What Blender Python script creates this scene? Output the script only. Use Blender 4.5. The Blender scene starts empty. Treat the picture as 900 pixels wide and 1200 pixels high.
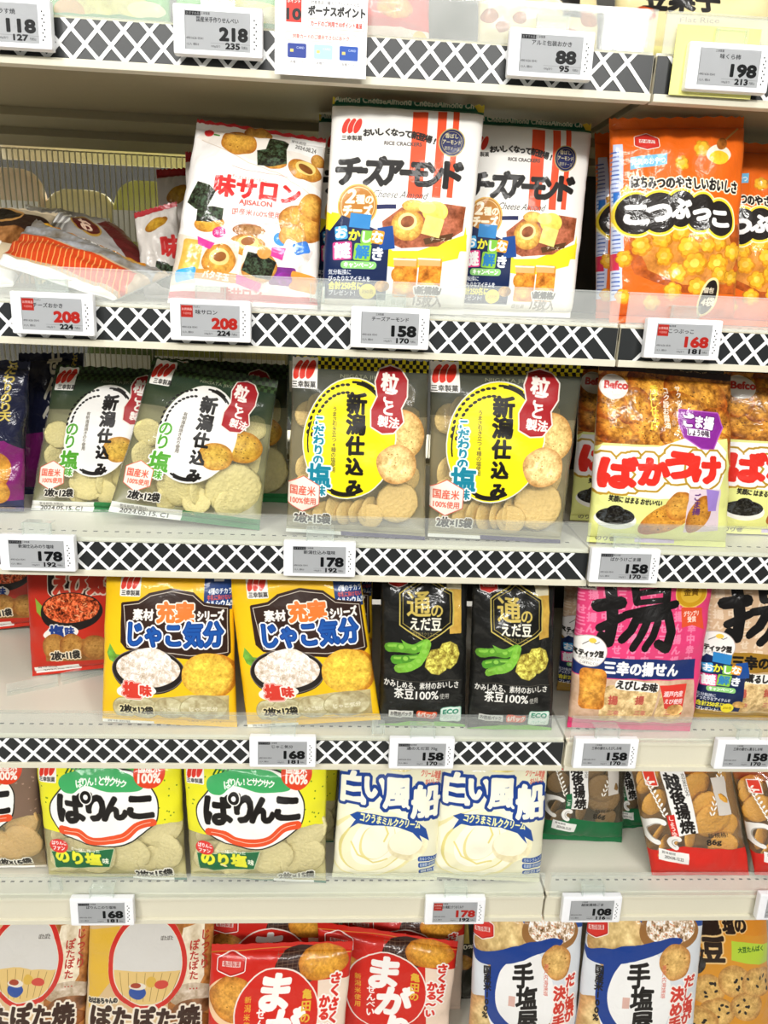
import bpy, bmesh, math, random
import numpy as np
from mathutils import Vector, Matrix, noise as mnoise

# ------------------------------------------------------------------ camera, world, lights, exposure
ZO = 1.45                     # camera height above the floor (m)
CAM = np.array([0.0, -0.8311, 0.0])
PITCH, YAW, ROLL, FPX = 0.29784, 0.0614, 0.04412, 866.86

def cam_axes():
    cy, sy, cp, sp, cr, sr = math.cos(YAW), math.sin(YAW), math.cos(PITCH), math.sin(PITCH), math.cos(ROLL), math.sin(ROLL)
    f = np.array([sy*cp, cy*cp, -sp]); right = np.array([cy, -sy, 0.0]); up = np.cross(right, f)
    return cr*right+sr*up, -sr*right+cr*up, f
CR, CU, CF = cam_axes()
scn = bpy.context.scene
COL = scn.collection
cam = bpy.data.cameras.new('camera'); camo = bpy.data.objects.new('camera', cam); COL.objects.link(camo)
cam.sensor_fit = 'VERTICAL'; cam.sensor_height = 36; cam.lens = FPX/1200*36; cam.clip_start = 0.02
camo.matrix_world = Matrix(((CR[0], CU[0], -CF[0], CAM[0]), (CR[1], CU[1], -CF[1], CAM[1]), (CR[2], CU[2], -CF[2], CAM[2]+ZO), (0, 0, 0, 1)))
scn.camera = camo
scn.view_settings.view_transform = 'Standard'; scn.view_settings.look = 'None'
scn.view_settings.gamma = 1.0; scn.view_settings.use_curve_mapping = False
scn.view_settings.exposure = -0.38
w = bpy.data.worlds.new('store_air'); scn.world = w; w.use_nodes = True
w.node_tree.nodes['Background'].inputs[0].default_value = (1.0, 0.985, 0.95, 1)
w.node_tree.nodes['Background'].inputs[1].default_value = 0.15
def area(x, y, z, sx, sy, power, aim, col=(1, 0.98, 0.94)):
    l = bpy.data.lights.new('ceiling_light', 'AREA'); l.shape = 'RECTANGLE'; l.size = sx; l.size_y = sy; l.energy = power; l.color = col
    o = bpy.data.objects.new('ceiling_light', l); COL.objects.link(o); o.location = (x, y, z+ZO)
    o.rotation_euler = (Vector(aim)-Vector((x, y, z))).to_track_quat('-Z', 'Y').to_euler()
area(-0.85, -1.35, 1.35, 0.14, 2.2, 28, (-0.4, 0.1, -0.3))
area(0.75, -1.35, 1.35, 0.14, 2.2, 28, (0.4, 0.1, -0.3))
area(-0.3, -2.9, 1.35, 3.4, 0.22, 135, (0.0, 0.1, -0.55))
area(-0.3, 2.1, 1.15, 3.4, 0.25, 240, (-0.2, 0.5, -0.1))      # lamp of the next aisle
scn.cycles.use_denoising = True
scn.cycles.transparent_max_bounces = 16
scn.cycles.max_bounces = 7

def ray(x, y):
    return CF + (x-450)/FPX*CR - (y-600)/FPX*CU
def on_y(x, y, Y):
    d = ray(x, y); return CAM + d*((Y-CAM[1])/d[1])
def on_z(x, y, Z):
    d = ray(x, y); return CAM + d*((Z-CAM[2])/d[2])

LT = [0.232, -0.034, -0.300, -0.566, -0.819, -1.27]      # top of each price rail
ST = [z+0.003 for z in LT]                               # shelf surface

# ------------------------------------------------------------------ small helpers
def tag(o, label=None, cat=None, group=None, kind=None):
    if label: o['label'] = label
    if cat: o['category'] = cat
    if group: o['group'] = group
    if kind: o['kind'] = kind
    return o
def link(name, me, parent=None):
    o = bpy.data.objects.new(name, me); COL.objects.link(o)
    if parent: o.parent = parent
    return o
def empty(name, loc):
    o = bpy.data.objects.new(name, None); COL.objects.link(o); o.location = loc; o.empty_display_size = 0.02
    return o
def add_box(bm, x0, x1, y0, y1, z0, z1, bev=0.0, mat=0):
    r = bmesh.ops.create_cube(bm, size=1.0)['verts']
    for v in r:
        v.co = Vector(((x0+x1)/2+v.co.x*(x1-x0), (y0+y1)/2+v.co.y*(y1-y0), (z0+z1)/2+v.co.z*(z1-z0)))
    fs = set(f for v in r for f in v.link_faces)
    for f in fs: f.material_index = mat
    if bev:
        es = list(set(e for v in r for e in v.link_edges))
        bmesh.ops.bevel(bm, geom=es, offset=bev, segments=2, profile=0.6, affect='EDGES')
def bm_obj(name, bm, mats, parent=None, smooth=False, loc=None):
    me = bpy.data.meshes.new(name); bm.normal_update(); bm.to_mesh(me); bm.free()
    for m in (mats if isinstance(mats, (list, tuple)) else [mats]): me.materials.append(m)
    if smooth:
        me.polygons.foreach_set('use_smooth', [True]*len(me.polygons))
    o = link(name, me, parent)
    if loc is not None: o.location = loc
    return o
def boxes(name, lst, mat, parent=None, bev=0.0, loc=None):
    bm = bmesh.new()
    for b in lst: add_box(bm, *b, bev=bev)
    return bm_obj(name, bm, mat, parent, loc=loc)

# ------------------------------------------------------------------ materials
def srgb(h):
    h = h.lstrip('#'); c = [int(h[i:i+2], 16)/255 for i in (0, 2, 4)]
    return tuple(x/12.92 if x <= 0.04045 else ((x+0.055)/1.055)**2.4 for x in c)+(1,)
def rgb(h):
    h = h.lstrip('#'); return np.array([int(h[i:i+2], 16)/255 for i in (0, 2, 4)], dtype=np.float32)
def pmat(name, col, rough=0.45, metal=0.0, bump=0.0, bscale=60, vary=0.04, spec=0.5):
    m = bpy.data.materials.new(name); m.use_nodes = True; nt = m.node_tree; p = nt.nodes['Principled BSDF']
    p.inputs['Roughness'].default_value = rough; p.inputs['Metallic'].default_value = metal
    p.inputs['Specular IOR Level'].default_value = spec
    tc = nt.nodes.new('ShaderNodeTexCoord'); n = nt.nodes.new('ShaderNodeTexNoise'); n.inputs['Scale'].default_value = bscale
    n.inputs['Detail'].default_value = 4
    nt.links.new(tc.outputs['Object'], n.inputs['Vector'])
    mx = nt.nodes.new('ShaderNodeMixRGB'); c = srgb(col)
    mx.inputs[1].default_value = tuple(min(1, x*(1+vary)) for x in c[:3])+(1,); mx.inputs[2].default_value = tuple(x*(1-vary*2) for x in c[:3])+(1,)
    nt.links.new(n.outputs['Fac'], mx.inputs[0]); nt.links.new(mx.outputs[0], p.inputs['Base Color'])
    if bump:
        b = nt.nodes.new('ShaderNodeBump'); b.inputs['Strength'].default_value = bump; b.inputs['Distance'].default_value = 0.001
        nt.links.new(n.outputs['Fac'], b.inputs['Height']); nt.links.new(b.outputs[0], p.inputs['Normal'])
    return m
def front_only(nt, sock):
    """a thin sheet mirrors on its outer face only"""
    g = nt.nodes.new('ShaderNodeNewGeometry'); i = nt.nodes.new('ShaderNodeMath'); i.operation = 'SUBTRACT'; i.inputs[0].default_value = 1.0
    nt.links.new(g.outputs['Backfacing'], i.inputs[1])
    m = nt.nodes.new('ShaderNodeMath'); m.operation = 'MULTIPLY'; nt.links.new(sock, m.inputs[0]); nt.links.new(i.outputs[0], m.inputs[1])
    return m.outputs[0]
def clear_mat(name, haze=0.12, tint=(0.96, 0.98, 0.97), rough=0.04, col=(0.9, 0.92, 0.9)):
    m = bpy.data.materials.new(name); m.use_nodes = True; nt = m.node_tree; nt.nodes.remove(nt.nodes['Principled BSDF'])
    out = nt.nodes['Material Output']
    tr = nt.nodes.new('ShaderNodeBsdfTransparent'); tr.inputs[0].default_value = tint+(1,)
    gl = nt.nodes.new('ShaderNodeBsdfGlossy'); gl.inputs['Roughness'].default_value = rough
    df = nt.nodes.new('ShaderNodeBsdfDiffuse'); df.inputs[0].default_value = col+(1,)
    fr = nt.nodes.new('ShaderNodeFresnel'); fr.inputs['IOR'].default_value = 1.45
    n = nt.nodes.new('ShaderNodeTexNoise'); n.inputs['Scale'].default_value = 25; tc = nt.nodes.new('ShaderNodeTexCoord')
    nt.links.new(tc.outputs['Object'], n.inputs['Vector'])
    mr = nt.nodes.new('ShaderNodeMapRange'); mr.inputs[3].default_value = haze*0.7; mr.inputs[4].default_value = haze*1.3
    nt.links.new(n.outputs['Fac'], mr.inputs[0])
    a = nt.nodes.new('ShaderNodeMixShader'); b = nt.nodes.new('ShaderNodeMixShader')
    nt.links.new(mr.outputs[0], a.inputs[0]); nt.links.new(tr.outputs[0], a.inputs[1]); nt.links.new(df.outputs[0], a.inputs[2])
    nt.links.new(front_only(nt, fr.outputs[0]), b.inputs[0]); nt.links.new(a.outputs[0], b.inputs[1]); nt.links.new(gl.outputs[0], b.inputs[2])
    nt.links.new(b.outputs[0], out.inputs[0])
    return m
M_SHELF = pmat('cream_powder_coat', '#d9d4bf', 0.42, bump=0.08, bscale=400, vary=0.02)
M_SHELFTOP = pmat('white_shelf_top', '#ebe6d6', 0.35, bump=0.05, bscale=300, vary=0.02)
M_UNDER = pmat('shade_darkened_beige', '#91886a', 0.5, bump=0.06, bscale=200, vary=0.03)  # shelf cream darkened: the shade under the boards is put into the colour
M_BLACK = pmat('black_strip', '#1d2021', 0.4)
M_WHITE = pmat('white_lattice', '#f2f3f3', 0.4, vary=0.01)
M_SLOT = pmat('slot_shadow_and_mark_dark', '#2a2a26', 0.7)
M_TAG = pmat('white_tag_plastic', '#f0f1f4', 0.35, bump=0.03, bscale=500, vary=0.01)
M_CLEAR = clear_mat('clear_acrylic_guard', 0.12)
M_CLEAR_GLARE = clear_mat('glare_whitened_guard', 0.24)  # extra white diffuse share stands in for the bright aisle reflected in the plate
M_CLIP = clear_mat('clear_clip_plastic', 0.12, rough=0.08)
M_FLOOR = pmat('pale_vinyl_floor', '#c9c6bd', 0.25, bscale=8)
M_DARKMETAL = pmat('upright_grey_metal', '#5c5a52', 0.4, metal=0.3)

# ------------------------------------------------------------------ flat print: an anti-aliased painter working on arrays
def fill_cov(E, W, H, SS=4):
    """coverage of oriented edges E (n,4: x0,y0,x1,y1) -> (mask, x0, y0) on its own bounding box"""
    bx0 = int(max(0, math.floor(min(E[:, 0].min(), E[:, 2].min()))-1)); bx1 = int(min(W, math.ceil(max(E[:, 0].max(), E[:, 2].max()))+2))
    by0 = int(max(0, math.floor(min(E[:, 1].min(), E[:, 3].min()))-1)); by1 = int(min(H, math.ceil(max(E[:, 1].max(), E[:, 3].max()))+2))
    if bx1 <= bx0 or by1 <= by0: return None
    w_, h_ = bx1-bx0, by1-by0
    x0 = E[:, 0]-bx0; x1 = E[:, 2]-bx0; y0 = (E[:, 1]-by0)*SS; y1 = (E[:, 3]-by0)*SS
    sg = np.where(y1 > y0, 1.0, -1.0)
    lo = np.minimum(y0, y1); hi = np.maximum(y0, y1)
    k0 = np.clip(np.ceil(lo-0.5), 0, h_*SS).astype(int); k1 = np.clip(np.ceil(hi-0.5), 0, h_*SS).astype(int)
    n = k1-k0; keep = n > 0
    if not keep.any(): return None
    x0, x1, y0, y1, sg, k0, n = (a[keep] for a in (x0, x1, y0, y1, sg, k0, n))
    idx = np.repeat(np.arange(len(n)), n)
    k = np.arange(n.sum())-np.repeat(np.cumsum(n)-n, n)+k0[idx]
    x = x0[idx]+(k+0.5-y0[idx])*(x1-x0)[idx]/(y1-y0)[idx]
    x = np.clip(x, 0, w_-1e-3); xi = x.astype(int); fr = x-xi
    buf = np.zeros(h_*SS*(w_+2))
    base = k*(w_+2)+xi
    buf += np.bincount(base, sg[idx]*(1-fr), len(buf)); buf += np.bincount(base+1, sg[idx]*fr, len(buf))
    m = np.clip(np.abs(np.cumsum(buf.reshape(h_*SS, w_+2), axis=1)), 0, 1)[:, :w_]
    return m.reshape(h_, SS, w_).mean(1).astype(np.float32), bx0, by0
def dilate(m, r):
    """grow a mask by r px (pads itself); returns the padded mask and the pad"""
    p = int(math.ceil(r))+1
    m = np.pad(m, p); k = 0; rest = r
    while rest > 0:
        a = min(1.0, rest)
        n = m.copy()
        n[1:] = np.maximum(n[1:], m[:-1]); n[:-1] = np.maximum(n[:-1], m[1:]); n[:, 1:] = np.maximum(n[:, 1:], m[:, :-1]); n[:, :-1] = np.maximum(n[:, :-1], m[:, 1:])
        if k % 5 in (1, 3):
            n[1:, 1:] = np.maximum(n[1:, 1:], m[:-1, :-1]); n[:-1, :-1] = np.maximum(n[:-1, :-1], m[1:, 1:]); n[1:, :-1] = np.maximum(n[1:, :-1], m[:-1, 1:]); n[:-1, 1:] = np.maximum(n[:-1, 1:], m[1:, :-1])
        m = m+(n-m)*a; rest -= 1; k += 1
    return m, p
rs = np.random.RandomState(5)
def _octave(n):
    g = rs.rand(n, n).astype(np.float32); g = np.concatenate([g, g[:1]], 0); g = np.concatenate([g, g[:, :1]], 1)
    t = np.linspace(0, n, 512, endpoint=False); i = t.astype(int); f = (t-i).astype(np.float32); f = f*f*(3-2*f)
    a = g[i][:, i]*(1-f)[None]+g[i][:, i+1]*f[None]; b = g[i+1][:, i]*(1-f)[None]+g[i+1][:, i+1]*f[None]
    return a*(1-f)[:, None]+b*f[:, None]
NOISE = _octave(16)*0.4+_octave(32)*0.3+_octave(64)*0.2+_octave(128)*0.1
NOISE = (NOISE-NOISE.mean())/NOISE.std()
FINE = _octave(64)*0.5+_octave(128)*0.5; FINE = (FINE-FINE.mean())/FINE.std()
_fc = bpy.data.curves.new('lettering', 'FONT'); _fc.fill_mode = 'NONE'; _fc.resolution_u = 3
_fo = bpy.data.objects.new('lettering', _fc); COL.objects.link(_fo)
_gc = {}
def glyphs(s):
    """outline edges of a line of text, in em units, centred"""
    if s in _gc: return _gc[s]
    _fc.body = s; bpy.context.view_layer.update()
    ev = _fo.evaluated_get(bpy.context.evaluated_depsgraph_get()); me = ev.to_mesh()
    co = np.zeros(len(me.vertices)*3); me.vertices.foreach_get('co', co); co = co.reshape(-1, 3)
    ed = np.zeros(len(me.edges)*2, dtype=np.int32); me.edges.foreach_get('vertices', ed); ed = ed.reshape(-1, 2)
    ev.to_mesh_clear()
    E = np.concatenate([co[ed[:, 0], :2], co[ed[:, 1], :2]], 1) if len(ed) else np.zeros((0, 4))
    if len(E):
        cx = (E[:, [0, 2]].min()+E[:, [0, 2]].max())/2
        E[:, [0, 2]] -= cx; E[:, [1, 3]] -= 0.36; E[:, [1, 3]] *= -1
        wd = E[:, [0, 2]].max()-E[:, [0, 2]].min()
    else: wd = 0.3
    _gc[s] = (E, wd); return _gc[s]

def smooth(pts, closed=True, n=6):
    P = np.array(pts, float); N = len(P); out = []
    for i in range(N if closed else N-1):
        a, b, c, d = (P[(i-1) % N], P[i], P[(i+1) % N], P[(i+2) % N]) if closed else (P[max(i-1, 0)], P[i], P[i+1], P[min(i+2, N-1)])
        for t in np.linspace(0, 1, n, endpoint=False):
            out.append(.5*((2*b)+(c-a)*t+(2*a-5*b+4*c-d)*t*t+(3*b-a-3*c+d)*t**3))
    if not closed: out.append(P[-1])
    return [tuple(p) for p in out]
DESIGNS = {}
STAND = {'cheese_cracker': (1, .04, 5, .046), 'variety_cracker': (1, .05, 13, .05), 'honey_puff': (1, .04, 6, .046), 'salt_cracker_bag': (2, None, 7, .044),
         'seaweed_salt_cracker_bag': (2, None, 14, .046), 'seasoned_cracker': (2, None, 6, .046), 'small_fish_cracker': (3, None, 8, .044), 'shrimp_cracker': (3, None, 5, .04),
         'edamame_snack': (3, None, 6, .04), 'pink_stick_cracker': (3, None, 6, .044), 'gold_stick_cracker': (3, None, 6, .044), 'green_rice_cracker': (4, None, 8, .046),
         'brown_rice_cracker': (4, None, 8, .046), 'cream_wafer': (4, None, 8, .042), 'soy_fried_cracker': (4, None, 10, .05), 'sesame_fried_cracker': (4, None, 10, .05),
         'sweet_soy_cracker': (5, .10, 8, .022), 'red_cracker': (5, .045, 14, .046), 'salted_cracker': (5, .045, 7, .044), 'black_bean_cracker': (5, .09, 7, .044)}
def plant(quad, row, Y=None, lean=7, yaw=0.0, dz=0.0):
    """corners of a bag seen at quad, leaning back by `lean` degrees with its foot on shelf `row`"""
    q = [tuple(p) for p in quad]; zs = ST[row]+dz
    if Y is None:
        lowp = max((q[2], q[3]), key=lambda p: -on_y(p[0], p[1], .04)[2])
        Y = max(.020, float(on_z(lowp[0], lowp[1], zs)[1]))
    tl = math.tan(math.radians(lean)); ty = math.tan(math.radians(yaw)); xc = on_y((q[2][0]+q[3][0])/2, (q[2][1]+q[3][1])/2, Y)[0]
    def hit(p):
        d = ray(*p); t = (Y+(CAM[2]-zs)*tl+(CAM[0]-xc)*ty-CAM[1])/(d[1]-d[2]*tl-d[0]*ty); return CAM+d*t
    c = [hit(p) for p in q]
    dzb = zs-min(c[2][2], c[3][2])+.0006
    for i in (2, 3): c[i] = c[i]+np.array([0, dzb*tl, dzb])
    n = np.array([ty, -1.0, tl]); n /= np.linalg.norm(n)
    return Y, c, n
def project(p):
    d = np.asarray(p)-CAM; z = d@CF
    return np.array([450+FPX*(d@CR)/z, 600-FPX*(d@CU)/z])
def bulge_px(q, D, lean):
    c = np.mean(q, 0); p = on_y(c[0], c[1], .05); a = math.radians(lean)
    return project(p+np.array([0, -math.cos(a), math.sin(a)])*D*.58*.92)-c
class Design:
    """print of one kind of bag, drawn in a sheet whose corners are quad (TL, TR, BR, BL)"""
    def __init__(s, name, quad, base, ss=3.0, alpha=1.0, D=None, lean=7):
        s.name = name; s.q = np.array(quad, float); s.ss = ss; DESIGNS[name] = s
        if name in STAND:                     # where a bag of this kind really stands on its shelf
            row, Y, lean, D = STAND[name]
            s.q = np.array([project(c) for c in plant(quad, row, Y, lean)[1]])
        q = s.q
        s.b = bulge_px(q, .044 if D is None else D, lean) if ss == 3.0 else np.zeros(2)
        s.W = int(ss*(np.linalg.norm(q[1]-q[0])+np.linalg.norm(q[2]-q[3]))/2); s.H = int(ss*(np.linalg.norm(q[3]-q[0])+np.linalg.norm(q[2]-q[1]))/2)
        s.C = np.empty((s.H, s.W, 4), np.float32); s.C[..., :3] = rgb(base); s.C[..., 3] = alpha
        s.r = np.random.RandomState(sum(map(ord, name)))
    def m(s, pts):
        P0 = np.atleast_2d(np.array(pts, float)); P = P0
        for _ in range(3 if np.any(s.b) else 1):      # the belly of the bag stands in front of its corners
            u, v = s.m_flat(P)
            t = np.clip(4*u*(1-u), 0, 1)**.36*np.clip(4*v*(1-v), 0, 1)**.45
            P = P0-s.b*t[:, None]
        return np.stack([u*s.W, v*s.H], 1)
    def m_flat(s, P):
        q = s.q
        u = np.full(len(P), .5); v = np.full(len(P), .5)
        for _ in range(8):
            F = (q[0]*((1-u)*(1-v))[:, None]+q[1]*(u*(1-v))[:, None]+q[2]*(u*v)[:, None]+q[3]*((1-u)*v)[:, None])-P
            du = (q[1]-q[0])*(1-v)[:, None]+(q[2]-q[3])*v[:, None]; dv = (q[3]-q[0])*(1-u)[:, None]+(q[2]-q[1])*u[:, None]
            det = du[:, 0]*dv[:, 1]-du[:, 1]*dv[:, 0]
            u = u-(F[:, 0]*dv[:, 1]-F[:, 1]*dv[:, 0])/det; v = v-(du[:, 0]*F[:, 1]-du[:, 1]*F[:, 0])/det
        return u, v
    def put(s, mask, x0, y0, col, tex=0.0, tsc=1.0, alpha=1.0, edge=0.0, fine=0.0):
        h, w_ = mask.shape
        ax, ay = max(0, -x0), max(0, -y0); bx, by = min(w_, s.W-x0), min(h, s.H-y0)
        if bx <= ax or by <= ay: return
        mask = mask[ay:by, ax:bx]; x0 += ax; y0 += ay; h, w_ = mask.shape
        c = np.broadcast_to(rgb(col) if isinstance(col, str) else col, (h, w_, 3)).astype(np.float32)
        if tex or fine:
            ox, oy = s.r.randint(512), s.r.randint(512)
            ii = ((np.arange(h)*tsc).astype(int)+oy) % 512; jj = ((np.arange(w_)*tsc).astype(int)+ox) % 512
            f = 1+tex*NOISE[ii][:, jj]
            if fine: f = f+fine*FINE[(np.arange(h)+ox) % 512][:, (np.arange(w_)+oy) % 512]
            c = c*(np.clip(f, 0.2, 1.7)[..., None]**np.array([0.8, 1.0, 1.35], np.float32))
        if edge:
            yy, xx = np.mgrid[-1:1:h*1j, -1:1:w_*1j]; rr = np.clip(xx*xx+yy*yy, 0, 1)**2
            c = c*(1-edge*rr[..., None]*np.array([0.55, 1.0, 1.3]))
        d = s.C[y0:y0+h, x0:x0+w_]; k = mask[..., None]
        d[..., :3] = d[..., :3]*(1-k)+np.clip(c, 0, 1)*k
        d[..., 3] = d[..., 3]*(1-mask)+alpha*mask
    def edges(s, E, col, grow=0, **k):
        r = fill_cov(E, s.W, s.H)
        if r is None: return
        m, x, y = r
        if grow: m, p = dilate(m, grow*s.ss); x -= p; y -= p
        s.put(m, x, y, col, **k)
    def _cl(s, P):
        return np.concatenate([P, np.roll(P, -1, 0)], 1)
    def poly(s, pts, col, o=(), sm=False, **k):
        if sm: pts = smooth(pts)
        E = s._cl(s.m(pts))
        for r, c in o: s.edges(E, c, grow=r)
        s.edges(E, col, **k)
    def loc(s, cx, cy, pts, rot=0):
        """bag-aligned points (px) about a centre in the sheet"""
        c = s.m([(cx, cy)])[0]; P = np.array(pts, float)*s.ss; a = math.radians(rot)
        return np.stack([c[0]+P[:, 0]*math.cos(a)-P[:, 1]*math.sin(a), c[1]+P[:, 0]*math.sin(a)+P[:, 1]*math.cos(a)], 1)
    def shape(s, cx, cy, pts, col, rot=0, o=(), **k):
        E = s._cl(s.loc(cx, cy, pts, rot))
        for r, c in o: s.edges(E, c, grow=r)
        s.edges(E, col, **k)
    def ell(s, cx, cy, rx, ry, col, rot=0, n=40, wob=0.0, o=(), **k):
        a = np.linspace(0, 2*np.pi, n, endpoint=False); f = np.ones(n)
        if wob:
            for j in range(2, 7): f += wob*s.r.randn()/j*np.cos(j*a+s.r.rand()*6)
        s.shape(cx, cy, np.stack([rx*np.cos(a)*f, ry*np.sin(a)*f], 1), col, rot, o, **k)
    def box(s, cx, cy, w_, h_, col, rot=0, rad=0, o=(), **k):
        if rad:
            P = []
            for qx, qy, a0 in ((1, 1, 0), (-1, 1, 90), (-1, -1, 180), (1, -1, 270)):
                for a in np.radians(np.linspace(a0, a0+90, 6)): P.append((qx*(w_/2-rad)+rad*math.cos(a), qy*(h_/2-rad)+rad*math.sin(a)))
        else: P = [(-w_/2, -h_/2), (w_/2, -h_/2), (w_/2, h_/2), (-w_/2, h_/2)]
        s.shape(cx, cy, P, col, rot, o, **k)
    def line(s, pts, width, col, closed=False, sm=False, **k):
        """a stroke of given width through points of the sheet"""
        if sm: pts = smooth(pts, closed); 
        P = s.m(pts); s._stroke(P, width*s.ss, col, closed, **k)
    def _stroke(s, P, wd, col, closed=False, **k):
        if closed: P = np.concatenate([P, P[:1]])
        Es = []
        a = np.linspace(0, 2*np.pi, 9)[:-1]
        for p in P: Es.append(s._cl(np.stack([p[0]+wd/2*np.cos(a), p[1]+wd/2*np.sin(a)], 1)))
        for p, q in zip(P[:-1], P[1:]):
            d = q-p; L = np.hypot(*d)
            if L < 1e-6: continue
            n = np.array([-d[1], d[0]])/L*wd/2
            Es.append(s._cl(np.stack([p-n, q-n, q+n, p+n])))
        s.edges(np.concatenate(Es), col, **k)
    def ring(s, cx, cy, rx, ry, width, col, rot=0, a0=0, a1=360, n=48):
        a = np.radians(np.linspace(a0, a1, n)); s._stroke(s.loc(cx, cy, np.stack([rx*np.cos(a), ry*np.sin(a)], 1), rot), width*s.ss, col)
    def text(s, t, cx, cy, size, col, b=0.0, o=(), w=None, rot=0, vert=False, sp=1.0, shear=0.0, arc=0.0, **k):
        c = s.m([(cx, cy)])[0]; S = size*s.ss; parts = []
        if vert or arc:
            n = len(t)
            for i, ch in enumerate(t):
                if ch == ' ': continue
                E, wd = glyphs(ch); E = E.copy()
                if vert: E[:, [1, 3]] += (i-(n-1)/2)*sp
                else:
                    th = math.radians(arc)*(i-(n-1)/2)/max(1, n-1); R = (n-1)*sp/math.radians(arc)
                    cs, sn = math.cos(th), math.sin(th)
                    X = E[:, [0, 2]].copy(); Y = E[:, [1, 3]]-R
                    E[:, [0, 2]] = X*cs-Y*sn; E[:, [1, 3]] = X*sn+Y*cs+R
                parts.append(E)
            E = np.concatenate(parts); sx = 1.0
            if w: sx = w/size/max(.01, (E[:, [0, 2]].max()-E[:, [0, 2]].min()))
        else:
            E, wd = glyphs(t); E = E.copy()
            if not len(E): return
            sx = (w/size/wd) if w else 1.0
        X = E[:, [0, 2]]*S*sx; Y = E[:, [1, 3]]*S; X = X-shear*Y; a = math.radians(rot)
        E2 = np.empty_like(E); E2[:, [0, 2]] = c[0]+X*math.cos(a)-Y*math.sin(a); E2[:, [1, 3]] = c[1]+X*math.sin(a)+Y*math.cos(a)
        r = fill_cov(E2, s.W, s.H)
        if r is None: return
        m0, x, y = r
        p0 = 0
        if b: m0, p0 = dilate(m0, b*s.ss/2)
        for rr, cc in o:
            m, p = dilate(m0, rr*s.ss); s.put(m, x-p0-p, y-p0-p, cc)
        s.put(m0, x-p0, y-p0, col, **k)
    # ---- things printed as pictures on packs
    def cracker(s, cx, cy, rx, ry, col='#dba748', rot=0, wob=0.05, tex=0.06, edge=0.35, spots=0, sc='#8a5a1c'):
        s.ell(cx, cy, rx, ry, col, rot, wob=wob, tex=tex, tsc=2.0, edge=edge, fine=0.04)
        for _ in range(spots):
            a = s.r.rand()*6.28; r = math.sqrt(s.r.rand())*0.8; q = s.loc(cx, cy, [(rx*r*math.cos(a), ry*r*math.sin(a))], rot)[0]
            t = np.linspace(0, 6.28, 7)[:-1]; z = (0.5+s.r.rand()*0.9)*s.ss*0.6
            s.edges(s._cl(np.stack([q[0]+z*1.5*np.cos(t), q[1]+z*np.sin(t)], 1)), sc)
    def nori(s, cx, cy, w_, h_, rot=0):
        s.shape(cx, cy, [(-w_/2, -h_/2), (w_*.1, -h_*.56), (w_/2, -h_*.42), (w_*.47, h_*.45), (0, h_*.52), (-w_*.52, h_*.4)], '#2c3420', rot, tex=0.35, tsc=3, fine=0.3)
    def date(s, cx, cy, w_, h_, t='2024.08.24', rot=0, col='#55534f'):
        s.box(cx, cy, w_, h_, '#f1f0ec', rot)
        s.text(t, cx, cy+h_*.1, h_*.38, col, w=w_*.62, rot=rot, b=0.2)
        s.text('賞味期限', cx-w_*.2, cy-h_*.3, h_*.26, col, w=w_*.45, rot=rot)
    def logo_three(s, cx, cy, z, text=True, back=True):
        """white badge with three red grains and the maker's name below"""
        if back: s.box(cx, cy, z*1.04, z*1.12, '#f4f1ea', rad=z*.06)
        for i, dx in enumerate((-.27, 0.0, .27)):
            s.ell(cx+dx*z, cy-z*.12, z*.15, z*.36, '#dc3a2b', rot=20, o=((z*.03, '#f7ede4'),) if i else ())
        if text: s.text('三幸製菓', cx, cy+z*.42, z*.25, '#22201e', w=z*.92, b=0.35)
    def logo_hex(s, cx, cy, z, t='亀田製菓', rot=0):
        """red flattened hexagon badge, white border"""
        P = [(-z*.55, -z*.18), (0, -z*.38), (z*.55, -z*.18), (z*.55, z*.22), (0, z*.38), (-z*.55, z*.22)]
        s.shape(cx, cy, P, '#d5362e', rot, o=((z*.09, '#f8f4f0'), (z*.05, '#b4241f')))
        s.box(cx, cy, z*.8, z*.2, '#f4e7e2', rot); s.text(t, cx, cy, z*.2, '#b8271f', w=z*.74, rot=rot, b=0.2)
    def image(s):
        im = bpy.data.images.new(s.name+'_print', s.W, s.H, alpha=True)
        im.pixels.foreach_set(np.ascontiguousarray(np.clip(s.C[::-1], 0, 1)).ravel()); im.update(); im.pack()
        return im
    def material(s, rough=0.28, coat=0.0, film=None, spec=0.18, bump=0.12):
        rough = max(rough, .38); coat *= .9; bump *= 1.5
        m = bpy.data.materials.new(s.name+'_film'); m.use_nodes = True; nt = m.node_tree; p = nt.nodes['Principled BSDF']
        t = nt.nodes.new('ShaderNodeTexImage'); t.image = s.image(); t.extension = 'EXTEND'
        nt.links.new(t.outputs['Color'], p.inputs['Base Color']); p.inputs['Roughness'].default_value = rough
        p.inputs['Specular IOR Level'].default_value = spec
        p.inputs['Coat Weight'].default_value = coat; p.inputs['Coat Roughness'].default_value = 0.04
        tc = nt.nodes.new('ShaderNodeTexCoord'); n = nt.nodes.new('ShaderNodeTexNoise'); n.inputs['Scale'].default_value = 55; n.inputs['Detail'].default_value = 3; n.inputs['Distortion'].default_value = 1.2
        bu = nt.nodes.new('ShaderNodeBump'); bu.inputs['Strength'].default_value = bump*1.0; bu.inputs['Distance'].default_value = 0.003
        nt.links.new(tc.outputs['Object'], n.inputs['Vector']); nt.links.new(n.outputs['Fac'], bu.inputs['Height'])
        nt.links.new(bu.outputs[0], p.inputs['Normal']); nt.links.new(bu.outputs[0], p.inputs['Coat Normal'])
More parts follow.
